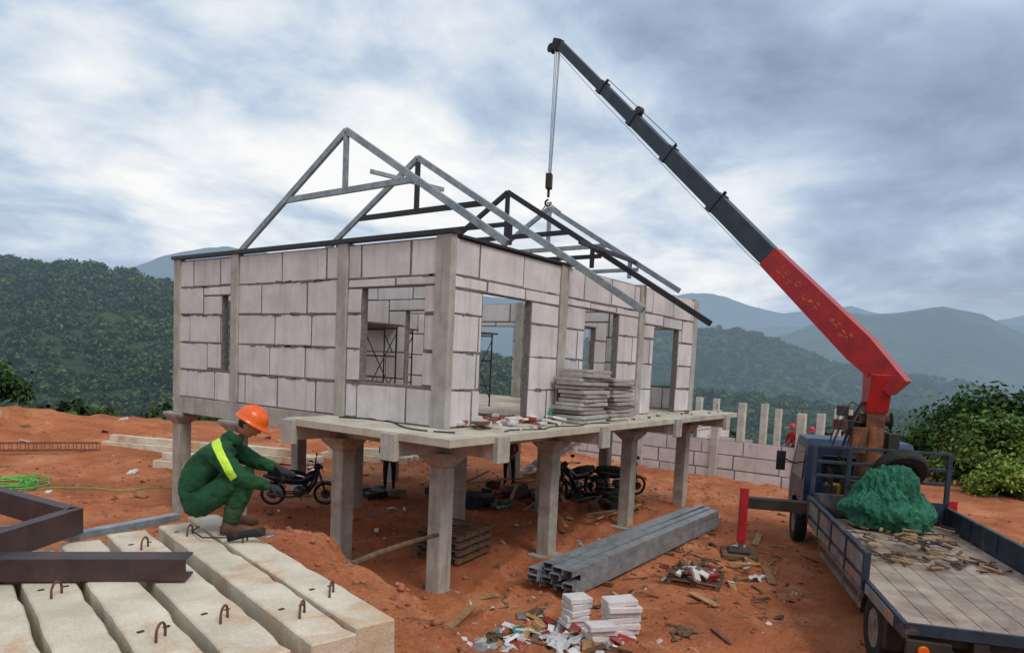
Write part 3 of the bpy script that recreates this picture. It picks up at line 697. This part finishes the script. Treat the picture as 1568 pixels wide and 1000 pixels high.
b.box((6.32,2.3,.28),(6.5,2.46,1.42),0); b.beam((6.41,2.38,.1),(6.41,2.38,.3),.1,.1,2); b.box((6.2,2.2,.07),(6.65,2.62,.12),1)
b.box((6.32,-1.5,.4),(6.5,-1.34,1.5),0); b.box((6.35,-1.4,1.0),(6.6,-1.05,1.22),1)
b.box((6.05,2.05,-.03),(6.8,2.75,.065),3)
b.obj('outriggers',[redp,chas,chrome,wooddk],truck,bevel=.008)
b=B(); b.wheel((5.75,-.28,2.08),(.8,.1,.55),.46,.25,0,1); b.obj('spare_wheel',[blackr,chas],truck,smooth=False)
n1,n2=40,80; V=[]
for i_ in range(n1+1):
    for j_ in range(n2):
        ph=math.pi*i_/n1; tt=2*math.pi*j_/n2
        d=Vector((math.sin(ph)*math.cos(tt),math.sin(ph)*math.sin(tt),math.cos(ph)))
        lump=mn.noise(d*1.6+Vector((3,1,7)))*.45; fold=(1-abs(mn.noise(Vector((d.x*5,d.y*5,d.z*1.4))))*3)*.09+(1-abs(mn.noise(Vector((d.x*11,d.y*11,d.z*3))))*3)*.04
        r=1+lump+fold
        fl=1+.35*max(0,-d.z+.2)
        V.append((d.x*.45*r*fl,d.y*.6*r*fl,max(-.33+.04*fold*10,d.z*(.52 if d.z>0 else .4)*r)))
Fc=[(i_*n2+j_,(i_+1)*n2+j_,(i_+1)*n2+(j_+1)%n2,i_*n2+(j_+1)%n2) for i_ in range(n1) for j_ in range(n2)]
b=B(); b.add([(v[0]+5.3,v[1]+.02,v[2]*1.25+1.48) for v in V],Fc,0); b.obj('net_bundle',[netm],truck,smooth=False)
b=B(); rg1=random.Random(3)
for k in range(150):
    x=rg1.uniform(2.6,5.0);y=rg1.uniform(-1.05,1.1);a=rg1.uniform(0,3.1);l=rg1.uniform(.08,.4);z=1.08+rg1.uniform(0,.14)*(x>3.6)
    b.beam((x,y,z),(x+l*math.cos(a)*.9,max(-1.12,min(1.12,y+l*math.sin(a))),z+rg1.uniform(-.02,.05)),rg1.uniform(.015,.06),.02,rg1.choice([0,1,1,2]))
b.obj('timber_scraps',[wood,wooddk,chas],truck)
inv=(Matrix.Translation((1.16,-7.46,0))@Matrix.Rotation(hd,4,'Z')).inverted()
P0=Vector((7.26,-4.93,4.0)); P1=Vector((8.92,4.1,12.8)); bd=P1-P0; bl=bd.length; dn=bd.normalized()
b=B(); at_=lambda s:inv@(P0+bd*s)
up3=(inv.to_3x3()@Vector((0,0,1)))
b.beam(at_(-.045),at_(.04),.34,.4,0,up3,.34,.6); b.beam(at_(.04),at_(.265),.34,.6,0,up3,.34,.48)
for s0,s1,h,w in ((.2,.42,.43,.29),(.41,.575,.38,.25),(.565,.70,.33,.22),(.69,.82,.28,.19),(.81,1.0,.24,.16)): b.beam(at_(s0),at_(s1),w,h,1,up3)
upw=(Vector((0,0,1))-dn*dn.z).normalized()
for s,h in ((.42,.43),(.575,.38),(.70,.33),(.82,.29)):
    b.beam(at_(s-.006),at_(s+.006),.33*h/.45+.03,h+.04,1,up3)
    q=P0+bd*s; b.tube([inv@(q+upw*(h/2)),inv@(q+upw*(h/2+.1))],.04,2,8)
b.revolve(inv@(P0+bd*.70+upw*.24),inv.to_3x3()@dn.cross(upw),[(0,-.08),(.1,-.08),(.1,.08),(0,.08)],3,14)
b.beam(at_(1.0),inv@(P1+dn*.25-upw*.1),.2,.3,2,up3)
for o in (0,.2): b.revolve(inv@(P1+dn*(.12+o*.6)-upw*(.02+o)),inv.to_3x3()@dn.cross(upw),[(0,-.08),(.13,-.08),(.1,0),(.13,.08),(0,.08)],2,16)
b.tube([inv@(P0+bd*.82+upw*.25),inv@(P0+bd*.575+upw*.3)],.01,2,6)
b.tube([inv@(P1-upw*.18),inv@(P0+bd*.82-upw*.24),inv@(P0+bd*.3-upw*.3),inv@(P0+bd*.24-upw*.25)],.008,4,6)
side_=dn.cross(upw); side_= side_ if side_.dot(CAM-P0)>0 else -side_
rg1=random.Random(8)
for k in range(14):
    s=.065+k*.0125
    if k in (4,5,9): continue
    for j in range(4):
        q=P0+bd*(s+rg1.uniform(-.003,.003))+side_*.172+upw*rg1.uniform(-.1,.1)
        dd_=(dn if rg1.random()<.5 else upw)*rg1.uniform(.025,.05)
        b.beam(inv@(q-dd_),inv@(q+dd_),.005,.014,5,inv.to_3x3()@side_)
b.obj('telescopic_boom',[redp,boomd,chas,maroon,chrome,yellowp],truck,bevel=.012)
hx=P1+dn*.15-upw*.12; b=B()
for o in ((-.09,0),(.0,.0),(.1,0),(.16,.0)):
    b.tube([inv@(hx+Vector((o[0],-.05,0))),inv@Vector((hx.x+o[0]*.5,hx.y,9.3))],.012,0,6)
hb=Vector((hx.x,hx.y,9.05))
b.obox(inv@hb,(.26,.16,.42),None,1); b.tube([inv@(hb-Vector((0,0,.2))),inv@(hb-Vector((0,0,.45)))],.04,1,8)
b.tube([inv@(hb+Vector((0,.1*math.sin(t*.7)*1,-.52-.09*(1-math.cos(t*.7))))) for t in range(8)],.03,1,8)
for dx_,dy_ in ((-.35,-.2),(.3,.2)): b.tube([inv@(hb-Vector((0,0,.6))),inv@Vector((8.8+dx_*.1,L/2+dy_*2,G+5.42))],.02,2,6)
b.obj('hook_block',[chrome,chas,galv],truck)
# ------------------------------------------------------------ motorcycle
dullm=M('dull_metal',(96,96,96),(70,70,70),5,.4,.6,bump=0)
def moto(x,y,rot,col,lean=.12):
    e=empty('motorcycle',(x,y,hz(x,y)),rot); e.rotation_euler=(lean,0,rot); b=B()
    for wx in (-.62,.62):
        b.revolve((wx,0,.3),(0,1,0),[(.23,-.03),(.27,-.045),(.3,0),(.27,.045),(.23,.03),(.23,-.03)],0,26)
        b.revolve((wx,0,.3),(0,1,0),[(0,-.05),(.05,-.05),(.05,.05),(0,.05)],1,12)
        for k in range(10):
            a=math.pi*2*k/10; b.tube([(wx,0,.3),(wx+.24*math.cos(a),0,.3+.24*math.sin(a))],.005,1,5)
        b.revolve((wx,0,.3),(0,1,0),[(.12,-.055),(.03,-.055)],1,16)
        for k in range(6):
            a0=.5+k*.36;a1=a0+.36; b.beam((wx+.34*math.cos(a0),0,.3+.34*math.sin(a0)),(wx+.34*math.cos(a1),0,.3+.34*math.sin(a1)),.12,.01,2)
    for s in(-1,1):
        b.tube([(.62,s*.07,.3),(.42,s*.07,.95)],.02,1,8); b.tube([(-.62,s*.09,.3),(-.4,s*.1,.68)],.022,1,8)
        b.tube([(-.62,s*.08,.3),(-.1,s*.08,.33)],.018,0,8)
        b.tube([(.4,0,.98),(.36,s*.2,1.04),(.26,s*.34,1.02)],.014,1,8); b.tube([(.28,s*.3,1.03),(.2,s*.4,1.02)],.02,0,8)
        b.tube([(.34,s*.22,1.03),(.38,s*.28,1.2)],.006,0,6); b.obox((.38,s*.29,1.22),(.03,.12,.08),None,0)
    b.tube([(.42,0,.9),(.15,0,.55),(-.05,0,.35)],.035,2,8); b.tube([(.15,0,.6),(-.4,0,.68),(-.75,0,.75)],.03,0,8)
    b.revolve((-.02,0,.36),(0,1,0),[(0,-.13),(.13,-.12),(.14,0),(.13,.12),(0,.13)],1,16); b.obox((.1,0,.42),(.24,.16,.16),R3(0,-.4,0),1)
    b.tube([(.08,-.1,.3),(-.2,-.13,.24),(-.75,-.15,.34)],[.02,.03,.045],1,8)
    b.tube([(.12,0,.76),(-.15,0,.78),(-.45,0,.8),(-.75,0,.84)],[.08,.12,.12,.06],0,10)
    b.tube([(.42,0,.86),(.25,0,.74),(.05,0,.62),(-.2,0,.64),(-.55,0,.7),(-.85,0,.76)],[.07,.12,.1,.12,.11,.04],2,10)
    b.tube([(.5,0,1.0),(.42,0,.98),(.34,0,1.0)],[.05,.1,.07],2,10); b.revolve((.5,0,.96),(1,0,.1),[(0,.05),(.06,.03),(.075,0)],1,14)
    for s in (-1,1): b.tube([(.44,s*.1,.9),(.34,s*.17,.6),(.2,s*.15,.36)],[.04,.06,.03],2,8)
    b.tube([(0,.1,.3),(.02,.25,.02)],.012,1,6)
    b.obj('body',[blackr,dullm,col],e,True); return e
mblu=M('motorcycle_blue',(26,36,60),(20,26,44),3,.3,bump=0); mblk=M('motorcycle_black',(24,24,26),(18,18,20),3,.3,bump=0)
moto(2.5,6.9,-.7,mblu); moto(8.6,2.6,2.9,mblk); moto(9.9,2.0,-.6,mblk)
b=B(); rg1=random.Random(31)
for cx_,cy_ in ((6.5,5.2),(8.2,4.6),(9.4,1.6),(7.6,3.4),(4.6,6.6),(5.6,4.0),(8.0,1.6)):
    for k in range(5):
        x=cx_+rg1.uniform(-.6,.6);y=cy_+rg1.uniform(-.6,.6); s=rg1.uniform(.25,.6)
        b.obox((x,y,.05+s*.2),(s,s*rg1.uniform(.5,1),s*rg1.uniform(.3,.8)),R3(rg1.uniform(-.15,.15),rg1.uniform(-.15,.15),rg1.uniform(0,3)),rg1.choice([0,1,2,3,2]))
for k in range(20):
    x=rg1.uniform(5,10);y=rg1.uniform(.5,5.5);a=rg1.uniform(-.5,.8);l=rg1.uniform(.8,2.2)
    b.beam((x,y,.08+rg1.uniform(0,.25)),(x+l*math.cos(a),y+l*math.sin(a),.1+rg1.uniform(0,.3)),.09,.04,rg1.choice([3,4]))
b.obj('stored_building_materials',[clothn,chas,M('jute_sacks',(120,108,92),(92,82,70),5,.9),wooddk,wood],bevel=.04)
# ------------------------------------------------------------ far foundation building
fd=empty('unfinished_block_foundation'); wb=B()
wall(wb,'y',16.2,-1.5,10,-.2,1.35,[],seed=91,blen=1.5,course=.52); wall(wb,'x',-1.5,16.4,19.5,-.2,.75,[],seed=92,course=.52); wall(wb,'y',20.2,1.3,10,-.2,1.1,[],seed=93,course=.52)
wall(wb,'x',3.2,16.4,23,-.2,1.9,[(18,19,.3,1.5)],seed=94,course=.52)
wb.obj('block_walls',[blockm,mortar],fd,bevel=.006); b=B()
for x,hs in ((16.15,(2.7,2.6,2.5,2.6,2.5)),(19.0,(2.6,2.8,2.6,2.7,2.6)),(22,(2.7,2.7,2.8,2.6,2.6)),(24.2,(2.6,2.4,2.7,2.6,2.6))):
    for k,h in enumerate(hs):
        y=-1.55+k*2.9; b.box((x-.02,y-.03,-.3),(x+.24,y+.23,h*.93),0); b.tube([(x+.1,y+.1,h*.9),(x+.1,y+.1,h*.9+.3)],.02,1,5)
b.obj('concrete_posts',[M('pale_concrete',(206,202,192),(176,172,162),3,.9,stain=(150,130,112),sfac=.6),rust],fd,bevel=.01)
def lbeam(x,y,rot,L_,z=.0):
    e=empty('concrete_post_pile',(x,y,hz(x,y)+z),rot); b=B()
    for k in range(3): b.box((-L_/2,k*.34,0),(L_/2+k*.1,k*.34+.26,.24),0)
    b.box((-L_/2+.2,.15,.245),(L_/2-.4,.4,.47),0)
    b.obj('posts',[beamtop],e,bevel=.012)
lbeam(4.2,17.2,-1.2,5.0); lbeam(5.6,13.4,-1.25,3.6); lbeam(8.6,11.5,-1.1,3.2); lbeam(3.2,12.9,-1.0,2.8); lbeam(-1.5,23.5,-.6,5)
b=B()
for k in range(4): b.tube([(-1.5,20.5+ (k%2)*.25,.12+(k//2)*.25),(2.6,18.0+(k%2)*.25,.12+(k//2)*.25)],.02,0,5)
for k in range(22):
    t=k/21;x=-1.5+4.1*t;y=20.5-2.5*t; b.tube([(x,y,.12),(x,y+.25,.12),(x,y+.25,.37),(x,y,.37),(x,y,.12)],.012,0,5)
b.obj('rebar_cage',[rust])
b=B(); rg1=random.Random(2)
for j in range(5):
    pts=[]; x0=-2.0+rg1.uniform(-.4,.4); y0=13.4+rg1.uniform(-.6,.6)
    for k in range(40):
        a=k*.5+j; x=x0+math.cos(a)*(.8+.25*math.sin(k*.3+j))*1.2; y=y0+math.sin(a)*.7; pts.append((x,y,hz(x,y)+.03+.015*j))
    b.tube(pts,.015,0,6)
pts=[]
for k in range(34):
    x=-1.4+k*.13;y=12.6-k*.1+.3*math.sin(k*.4); pts.append((x,y,hz(x,y)+.03))
b.tube(pts,.014,0,6); b.obj('garden_hose',[hosem],smooth=True)
b=B(); e=empty('portable_generator',(20.3,.3,0),.3); b.box((-.35,-.25,.12),(.35,.25,.7),0); b.box((-.2,-.2,.7),(.25,.2,.85),0)
for x in(-.4,.4): b.tube([(x,-.3,.02),(x,-.3,.85),(x,.3,.85),(x,.3,.02)],.02,1,6)
for y in(-.3,.3): b.tube([(-.4,y,.1),(.4,y,.1)],.02,1,6)
b.obj('body',[redpl,blackr],e,bevel=.02)
# ------------------------------------------------------------ people
def figure(name,origin,ux,J,E,mats,assign,parent=None,sub=2,root=0,folds=0):
    e=parent or empty(name); fwd=Vector((ux[0],ux[1],0)); lf=Vector((-ux[1],ux[0],0)); o=Vector(origin)
    P=[o+fwd*j[0][0]+lf*j[0][1]+Vector((0,0,j[0][2])) for j in J]
    me=bpy.data.meshes.new('body'); me.from_pydata([tuple(p) for p in P],E,[]); ob=bpy.data.objects.new('body',me); sc.collection.objects.link(ob)
    md=ob.modifiers.new('s','SKIN'); md.use_smooth_shade=True; md.branch_smoothing=.6
    for k,j in enumerate(J):
        r=j[1]; me.skin_vertices[0].data[k].radius=r if isinstance(r,tuple) else (r,r); me.skin_vertices[0].data[k].use_root=(k==root)
    ms=ob.modifiers.new('ss','SUBSURF'); ms.levels=sub; ms.render_levels=sub
    dg=bpy.context.evaluated_depsgraph_get(); m2=bpy.data.meshes.new_from_object(ob.evaluated_get(dg)); bpy.data.objects.remove(ob)
    nb=bpy.data.objects.new('body',m2); sc.collection.objects.link(nb); nb.parent=e; m2.materials.clear()
    if folds:
        for v in m2.vertices:
            c=v.co-o; q=Vector((c.dot(fwd)*9,c.dot(lf)*9,c.z*17))
            a=mn.noise(q)*.6+mn.noise(q*2.1)*.3; r=1-abs(a)*2.5
            v.co=v.co+v.normal*folds*(r-.5)
    for m_ in mats: m2.materials.append(m_)
    for pl in m2.polygons:
        c=pl.center-o; pl.material_index=assign(c.dot(fwd),c.dot(lf),c.z); pl.use_smooth=True
    return e,nb,fwd,lf,o
def head(e,o,fwd,lf,c,pitch,helm,turn=0):
    ct=o+fwd*c[0]+lf*c[1]+Vector((0,0,c[2])); f=(fwd*math.cos(turn)+lf*math.sin(turn)); l=(lf*math.cos(turn)-fwd*math.sin(turn))
    f2=(f*math.cos(pitch)-Vector((0,0,1))*math.sin(pitch)).normalized(); u=f2.cross(l).normalized()
    Rm=Matrix((f2,l,u)).transposed(); b=B(); n1,n2=24,36; V=[]
    for i in range(n1+1):
        for j in range(n2):
            ph=math.pi*i/n1; t=2*math.pi*j/n2; d=Vector((math.sin(ph)*math.cos(t),math.sin(ph)*math.sin(t),math.cos(ph)))
            x=d.x*.095;y=d.y*.074;z=d.z*.115
            if d.z<0: x*=1-.18*(-d.z); y*=1-.3*(-d.z)
            if d.x>0.45:
                nz=math.exp(-((d.y/.16)**2)-((d.z+.12)/.2)**2); x+=.024*nz
                for s in(-1,1): x-=.010*math.exp(-(((d.y-s*.36)/.16)**2)-((d.z-.1)/.12)**2)
                x+=.006*math.exp(-((d.y/.25)**2)-((d.z+.48)/.07)**2); x+=.008*math.exp(-((d.y/.3)**2)-((d.z+.8)/.15)**2)
            V.append(ct+Rm@Vector((x,y,z)))
    Fc=[(i*n2+j,(i+1)*n2+j,(i+1)*n2+(j+1)%n2,i*n2+(j+1)%n2) for i in range(n1) for j in range(n2)]
    b.add(V,Fc,0)
    for k,fc_ in enumerate(Fc):
        c_=sum((Rm.transposed()@(Vector(V[q])-ct) for q in fc_),Vector())/4
        if c_.z>.035 or (c_.x<-.02 and c_.z>-.05): b.m[k]=1
    for s in(-1,1):
        b.revolve(ct+Rm@Vector((-.005,s*.072,-.005)),Rm@Vector((.25,s*1,0)),[(0,0),(.024,0),(.028,.008),(.022,.012),(.012,.006),(0,.006)],0,14)
        b.revolve(ct+Rm@Vector((.082,s*.03,.012)),Rm@Vector((1,0,0)),[(0,.006),(.008,.005),(.011,0)],2,10)
    b.obox(ct+Rm@Vector((.091,0,-.052)),(.008,.045,.008),Rm,3)
    b.obj('head',[skinm,hairm,blackr,redpl],e,True)
    h=B(); prof=[(.142,-.01),(.138,.0),(.13,.005),(.127,.03),(.12,.065),(.1,.098),(.065,.12),(.03,.13),(0,.132)]
    n=32
    for r,z in prof:
        for j in range(n):
            t=2*math.pi*j/n; br=1.0
            if r>.136: br=1+.28*max(0,math.cos(t))**2
            h.v.append(tuple(ct+Rm@Vector((math.cos(t)*r*1.04*br,math.sin(t)*r*.92,z+.038-(.012*max(0,math.cos(t)) if r>.136 else 0)))))
    fs=[(i*n+j,i*n+(j+1)%n,(i+1)*n+(j+1)%n,(i+1)*n+j) for i in range(len(prof)-1) for j in range(n)]
    h.f+=fs;h.m+=[0]*len(fs)
    h.tube([ct+Rm@Vector((math.cos(a)*.13,0,.04+math.sin(a)*.134)) for a in [k*math.pi/10 for k in range(1,10)]],.012,0,6)
    ho=h.obj('helmet',[helm],e,True); s_=ho.modifiers.new('sol','SOLIDIFY'); s_.thickness=.004
def hand(e,o,fwd,lf,w,dirv,pn,mat,curl=.5):
    tw=lambda v: fwd*v[0]+lf*v[1]+Vector((0,0,v[2]))
    c=o+tw(w); d=tw(dirv).normalized(); n=tw(pn); n=(n-d*n.dot(d)).normalized(); s=d.cross(n)
    V=[];E=[];Rr=[]
    def ad(p,r): V.append(p);Rr.append(r);return len(V)-1
    a=ad(c,.026); m=ad(c+d*.045,.034); E.append((a,m)); kn=ad(c+d*.08,.034); E.append((m,kn))
    for off,ln in ((-.033,.062),(-.011,.075),(.012,.07),(.034,.055)):
        k0=ad(c+d*.09+s*off,.0105); E.append((kn,k0)); prev=k0; dirf=d.copy()
        sg=1 if (Quaternion(s,.3)@d).dot(n)>0 else -1
        for sgm in (.45,.32,.23):
            dirf=Quaternion(s,sg*curl*1.1)@dirf
            k1=ad(V[prev]+dirf*ln*sgm*1.3,.0095); E.append((prev,k1)); prev=k1
    t0=ad(c+d*.03-s*.035,.013); t1=ad(c+d*.06-s*.055+n*.02,.0115); t2=ad(c+d*.085-s*.05+n*.045,.0095); E+= [(a,t0),(t0,t1),(t1,t2)]
    me=bpy.data.meshes.new('hand'); me.from_pydata([tuple(p) for p in V],E,[]); ob=bpy.data.objects.new('hand',me); sc.collection.objects.link(ob)
    ob.parent=e; me.materials.append(mat); md=ob.modifiers.new('s','SKIN'); md.use_smooth_shade=True
    for k,r in enumerate(Rr): me.skin_vertices[0].data[k].radius=(r,r*.8 if k<3 else r); me.skin_vertices[0].data[k].use_root=(k==1)
    ms=ob.modifiers.new('ss','SUBSURF'); ms.levels=1; ms.render_levels=1
ang=math.atan2(-.8084,.5886)+.3; ux=(math.cos(ang),math.sin(ang)); O=(-4.84,-1.70,2.2)
J=[((-.20,0,.24),(.19,.18)),((-.18,0,.42),(.19,.175)),((-.07,0,.57),(.205,.18)),((.06,0,.69),(.185,.15)),((.16,0,.78),.08),((.21,0,.845),.055),
 ((-.12,-.12,.22),.13),((.06,-.18,.36),.12),((.25,-.20,.50),.092),((.21,-.19,.30),.085),((.15,-.17,.10),.07),
 ((-.12,.12,.22),.13),((.08,.17,.36),.12),((.28,.18,.48),.092),((.22,.18,.28),.085),((.16,.17,.10),.07),
 ((.07,-.19,.69),.11),((.16,-.27,.58),.088),((.27,-.28,.49),.072),((.37,-.23,.45),.058),((.46,-.15,.41),.042),
 ((.09,.19,.70),.11),((.22,.24,.63),.085),((.33,.21,.56),.07),((.42,.13,.55),.056),((.5,.06,.54),.042)]
E=[(0,1),(1,2),(2,3),(3,4),(4,5),(0,6),(6,7),(7,8),(8,9),(9,10),(0,11),(11,12),(12,13),(13,14),(14,15),(3,16),(16,17),(17,18),(18,19),(19,20),(3,21),(21,22),(22,23),(23,24),(24,25)]
def asg(u,w,z):
    if z>.835 and u>.1 and abs(w)<.09: return 2
    return 1 if z<.3 else 0
e,body,fwd,lf,o=figure('crouching_worker',O,ux,J,E,[clothg,clothp,skinm],asg,sub=3,folds=.016)
head(e,o,fwd,lf,(.285,0,.915),.5,helmo,turn=-.15)
hand(e,o,fwd,lf,(.46,-.15,.41),(.8,.3,-.35),(0,.4,-1),glovem,.5); hand(e,o,fwd,lf,(.5,.06,.54),(.9,-.1,-.25),(0,-.2,-1),glovem,.45)
b=B(); b.tube([o+fwd*.145+Vector((0,0,.77)),o+fwd*.185+Vector((0,0,.835))],[.098,.074],0,14); b.obj('collar',[clothg],e,True)
b=B()
for s,uo in ((-.17,.15),(.17,.16)):
    p=lambda u,w,z:o+fwd*u+lf*w+Vector((0,0,z))
    b.tube([p(uo,s,.14),p(uo-.01,s,.07),p(uo+.02,s,.045)],[.05,.055,.048],0,12); b.tube([p(uo-.07,s,.045),p(uo,s,.05),p(uo+.1,s,.045),p(uo+.17,s,.03),p(uo+.21,s,.025)],[.032,.046,.045,.04,.015],0,12)
b.obj('boots',[M('worker_shoes',(110,76,56),(80,56,44),8,.8)],e,True)
bv=BVHTree.FromPolygons([v.co for v in body.data.vertices],[tuple(p.vertices) for p in body.data.polygons])
def band(name,A,Bp,dirn,wd,mat,n=30):
    tw=lambda v: fwd*v[0]+lf*v[1]+Vector((0,0,v[2])); b=B(); d=tw(dirn).normalized(); a0=o+tw(A);b0=o+tw(Bp); s=(b0-a0).normalized().cross(d).normalized(); m=5; vs=[];ok=[]
    for k in range(n):
        for c in range(m):
            q=a0.lerp(b0,k/(n-1))+s*wd*(c/(m-1)-.5)-d*.8
            h,nn,_,_=bv.ray_cast(q,d)
            vs.append((h+nn*.006) if h else q); ok.append(h is not None)
    fs=[]
    for k in range(n-1):
        for c in range(m-1):
            f=(k*m+c,k*m+c+1,k*m+c+m+1,k*m+c+m)
            if all(ok[i] for i in f) and max((Vector(vs[f[i]])-Vector(vs[f[(i+1)%4]])).length for i in range(4))<.16: fs.append(f)
    b.add(vs,fs,0); b.obj(name,[mat],e,True)
band('reflective_stripe_right',(-.03,-.1,.90),(.2,-.3,.5),(.12,1,-.25),.062,stripe)
b=B(); q=lambda u,w,z:o+fwd*u+lf*w+Vector((0,0,z))
b.tube([q(.56,.03,.51),q(.66,.01,.48)],[.035,.025],0,10); b.tube([q(.58,.03,.51),q(.56,.03,.42)],.018,0,8); b.tube([q(.66,.01,.48),q(.75,0,.46)],.007,1,6)
b.obj('hand_drill',[glovem,chrome],e,True)
b=B(); g0=Vector((-4.95,-2.12,2.24)); b.tube([g0,g0+Vector((.1,-.1,.03)),g0+Vector((.2,-.2,.05))],[.035,.03,.04],0,10)
b.revolve(g0+Vector((.22,-.22,.02)),(0,0,1),[(0,0),(.06,0),(.06,.006),(0,.006)],1,16)
b.tube([g0,g0+Vector((-.1,.2,-.02)),g0+Vector((-.05,.45,-.02)),g0+Vector((.1,.6,-.03))],.006,0,6); b.obj('angle_grinder',[blackr,chrome],smooth=True)
def stander(name,x,y,rot,ms,helm,z=None,bend=0):
    z=hz(x,y) if z is None else z; ux=(math.cos(rot),math.sin(rot)); k=bend
    J=[((0,0,.92),(.15,.12)),((.0+k*.3,0,1.15),(.14,.11)),((.02+k,0,1.36-k*.2),(.17,.12)),((.03+k*1.2,0,1.5-k*.3),.055),
     ((0,-.1,.88),.1),((.06,-.11,.5),.07),((-.02,-.11,.1),.05),((.12,-.12,.05),.04),((0,.1,.88),.1),((-.02,.12,.5),.07),((-.1,.12,.1),.05),((.04,.13,.05),.04),
     ((k,-.2,1.4-k*.2),.065),((.05+k,-.27,1.12),.048),((.22+k,-.2,.95),.035),((k,.2,1.4-k*.2),.065),((.06+k,.28,1.12),.048),((.25+k,.2,1.0),.035)]
    E=[(0,1),(1,2),(2,3),(0,4),(4,5),(5,6),(6,7),(0,8),(8,9),(9,10),(10,11),(2,12),(12,13),(13,14),(2,15),(15,16),(16,17)]
    e,bd_,f,l,o=figure(name,(x,y,z),ux,J,E,ms,lambda u,w,zz:0 if zz>.93 else 1,sub=1)
    head(e,o,f,l,(.06+k*1.3,0,1.64-k*.35),.15+k,helm)
    hand(e,o,f,l,(.22+k,-.2,.95),(.6,.2,-.8),(-1,0,-.3),skinm,.4); hand(e,o,f,l,(.25+k,.2,1.0),(.6,-.2,-.8),(-1,0,-.3),skinm,.4)
stander('standing_worker',21.2,-.0,2.6,[clothr,clothn],helmr); stander('standing_worker',8.9,5.2,3.5,[clothr,clothn],helmr,bend=.12)
stander('standing_worker',22.2,-.6,3.0,[clothn,clothn],helmr,bend=.2); stander('standing_worker',5.6,7.0,3.9,[clothn,clothn],helmo)
# ------------------------------------------------------------ near trees
tree('broadleaf_tree',3.6,32.8,3.3,5.0,2.2,5,leafN,n=8000,size=.06)
tree('broadleaf_tree',22.4,-6.7,2.4,4.2,2.1,9,leafL,size=.05,n=9000); tree('broadleaf_tree',20.4,-7.2,1.7,3.2,1.7,10,leafL,n=8000,size=.05)
tree('broadleaf_tree',25.5,-5.6,2.7,5.5,2.4,11,leafN,size=.05,n=9000); tree('broadleaf_tree',28.5,-6.5,4.0,7,3.0,12,leafN,n=9000,size=.05)
tree('broadleaf_tree',26.5,-2.6,1.4,4,1.8,13,leafN,n=8000,size=.05); tree('broadleaf_tree',27.5,-10.5,5.0,8,3.2,14,leafN,n=9000,size=.05)
# ------------------------------------------------------------ world
w=bpy.data.worlds.new('World'); sc.world=w; w.use_nodes=True; nt=w.node_tree; bg=nt.nodes['Background']
sun_dir=Vector((-.25,-.75,.95)).normalized(); el=math.asin(sun_dir.z); azs=math.atan2(sun_dir.x,sun_dir.y)
sky=N(nt,'ShaderNodeTexSky',sky_type='NISHITA'); sky.sun_disc=False; sky.sun_elevation=el; sky.sun_rotation=azs; sky.air_density=1.2; sky.dust_density=3
g=N(nt,'ShaderNodeTexCoord').outputs['Generated']
sp=N(nt,'ShaderNodeSeparateXYZ'); nt.links.new(g,sp.inputs[0])
zc=mth(nt,'ADD',mth(nt,'MAXIMUM',sp.outputs[2],0.0),.22)
cm=N(nt,'ShaderNodeCombineXYZ')
nt.links.new(mth(nt,'DIVIDE',sp.outputs[0],zc),cm.inputs[0]); nt.links.new(mth(nt,'DIVIDE',sp.outputs[1],zc),cm.inputs[1]); cm.inputs[2].default_value=5.3
v=cm.outputs[0]
n1=noise(nt,v,1.15,10,.53,.3); n2=noise(nt,v,3.1,9,.55,.3)
nn=mth(nt,'ADD',mth(nt,'MULTIPLY',n1,.66),mth(nt,'MULTIPLY',n2,.34))
dk=Vector((1.18,.044,.26)).normalized()
vd=N(nt,'ShaderNodeVectorMath',operation='DOT_PRODUCT'); nt.links.new(g,vd.inputs[0]); vd.inputs[1].default_value=dk
bank=mth(nt,'MULTIPLY',ramp(nt,mth(nt,'ADD',vd.outputs['Value'],mth(nt,'MULTIPLY',mth(nt,'SUBTRACT',n2,.5),.08)),[(.972,(0,0,0,1)),(.995,(1,1,1,1))]),.08)
nn=mth(nt,'SUBTRACT',nn,bank)
cl=ramp(nt,nn,[(.34,srgb(140,156,180)),(.425,srgb(168,186,210)),(.48,srgb(194,209,228)),(.53,srgb(222,230,238)),(.60,srgb(250,250,249))])
hzf=ramp(nt,sp.outputs[2],[(.0,(1,1,1,1)),(.2,(0,0,0,1))])
cl=mixc(nt,mth(nt,'MULTIPLY',hzf,.4),cl,srgb(200,211,224))
sc10=N(nt,'ShaderNodeVectorMath',operation='SCALE'); nt.links.new(cl,sc10.inputs[0]); sc10.inputs['Scale'].default_value=8.8
fin=mixc(nt,.95,sky.outputs[0],sc10.outputs[0]); nt.links.new(fin,bg.inputs[0]); bg.inputs[1].default_value=.118
sl=bpy.data.lights.new('sun','SUN'); sl.energy=1.5; sl.angle=math.radians(18); sl.color=(1,.96,.9)
so=bpy.data.objects.new('sun',sl); so.rotation_euler=sun_dir.to_track_quat('Z','Y').to_euler(); sc.collection.objects.link(so)
sc.view_settings.view_transform='Standard'; sc.view_settings.look='None'; sc.view_settings.exposure=0
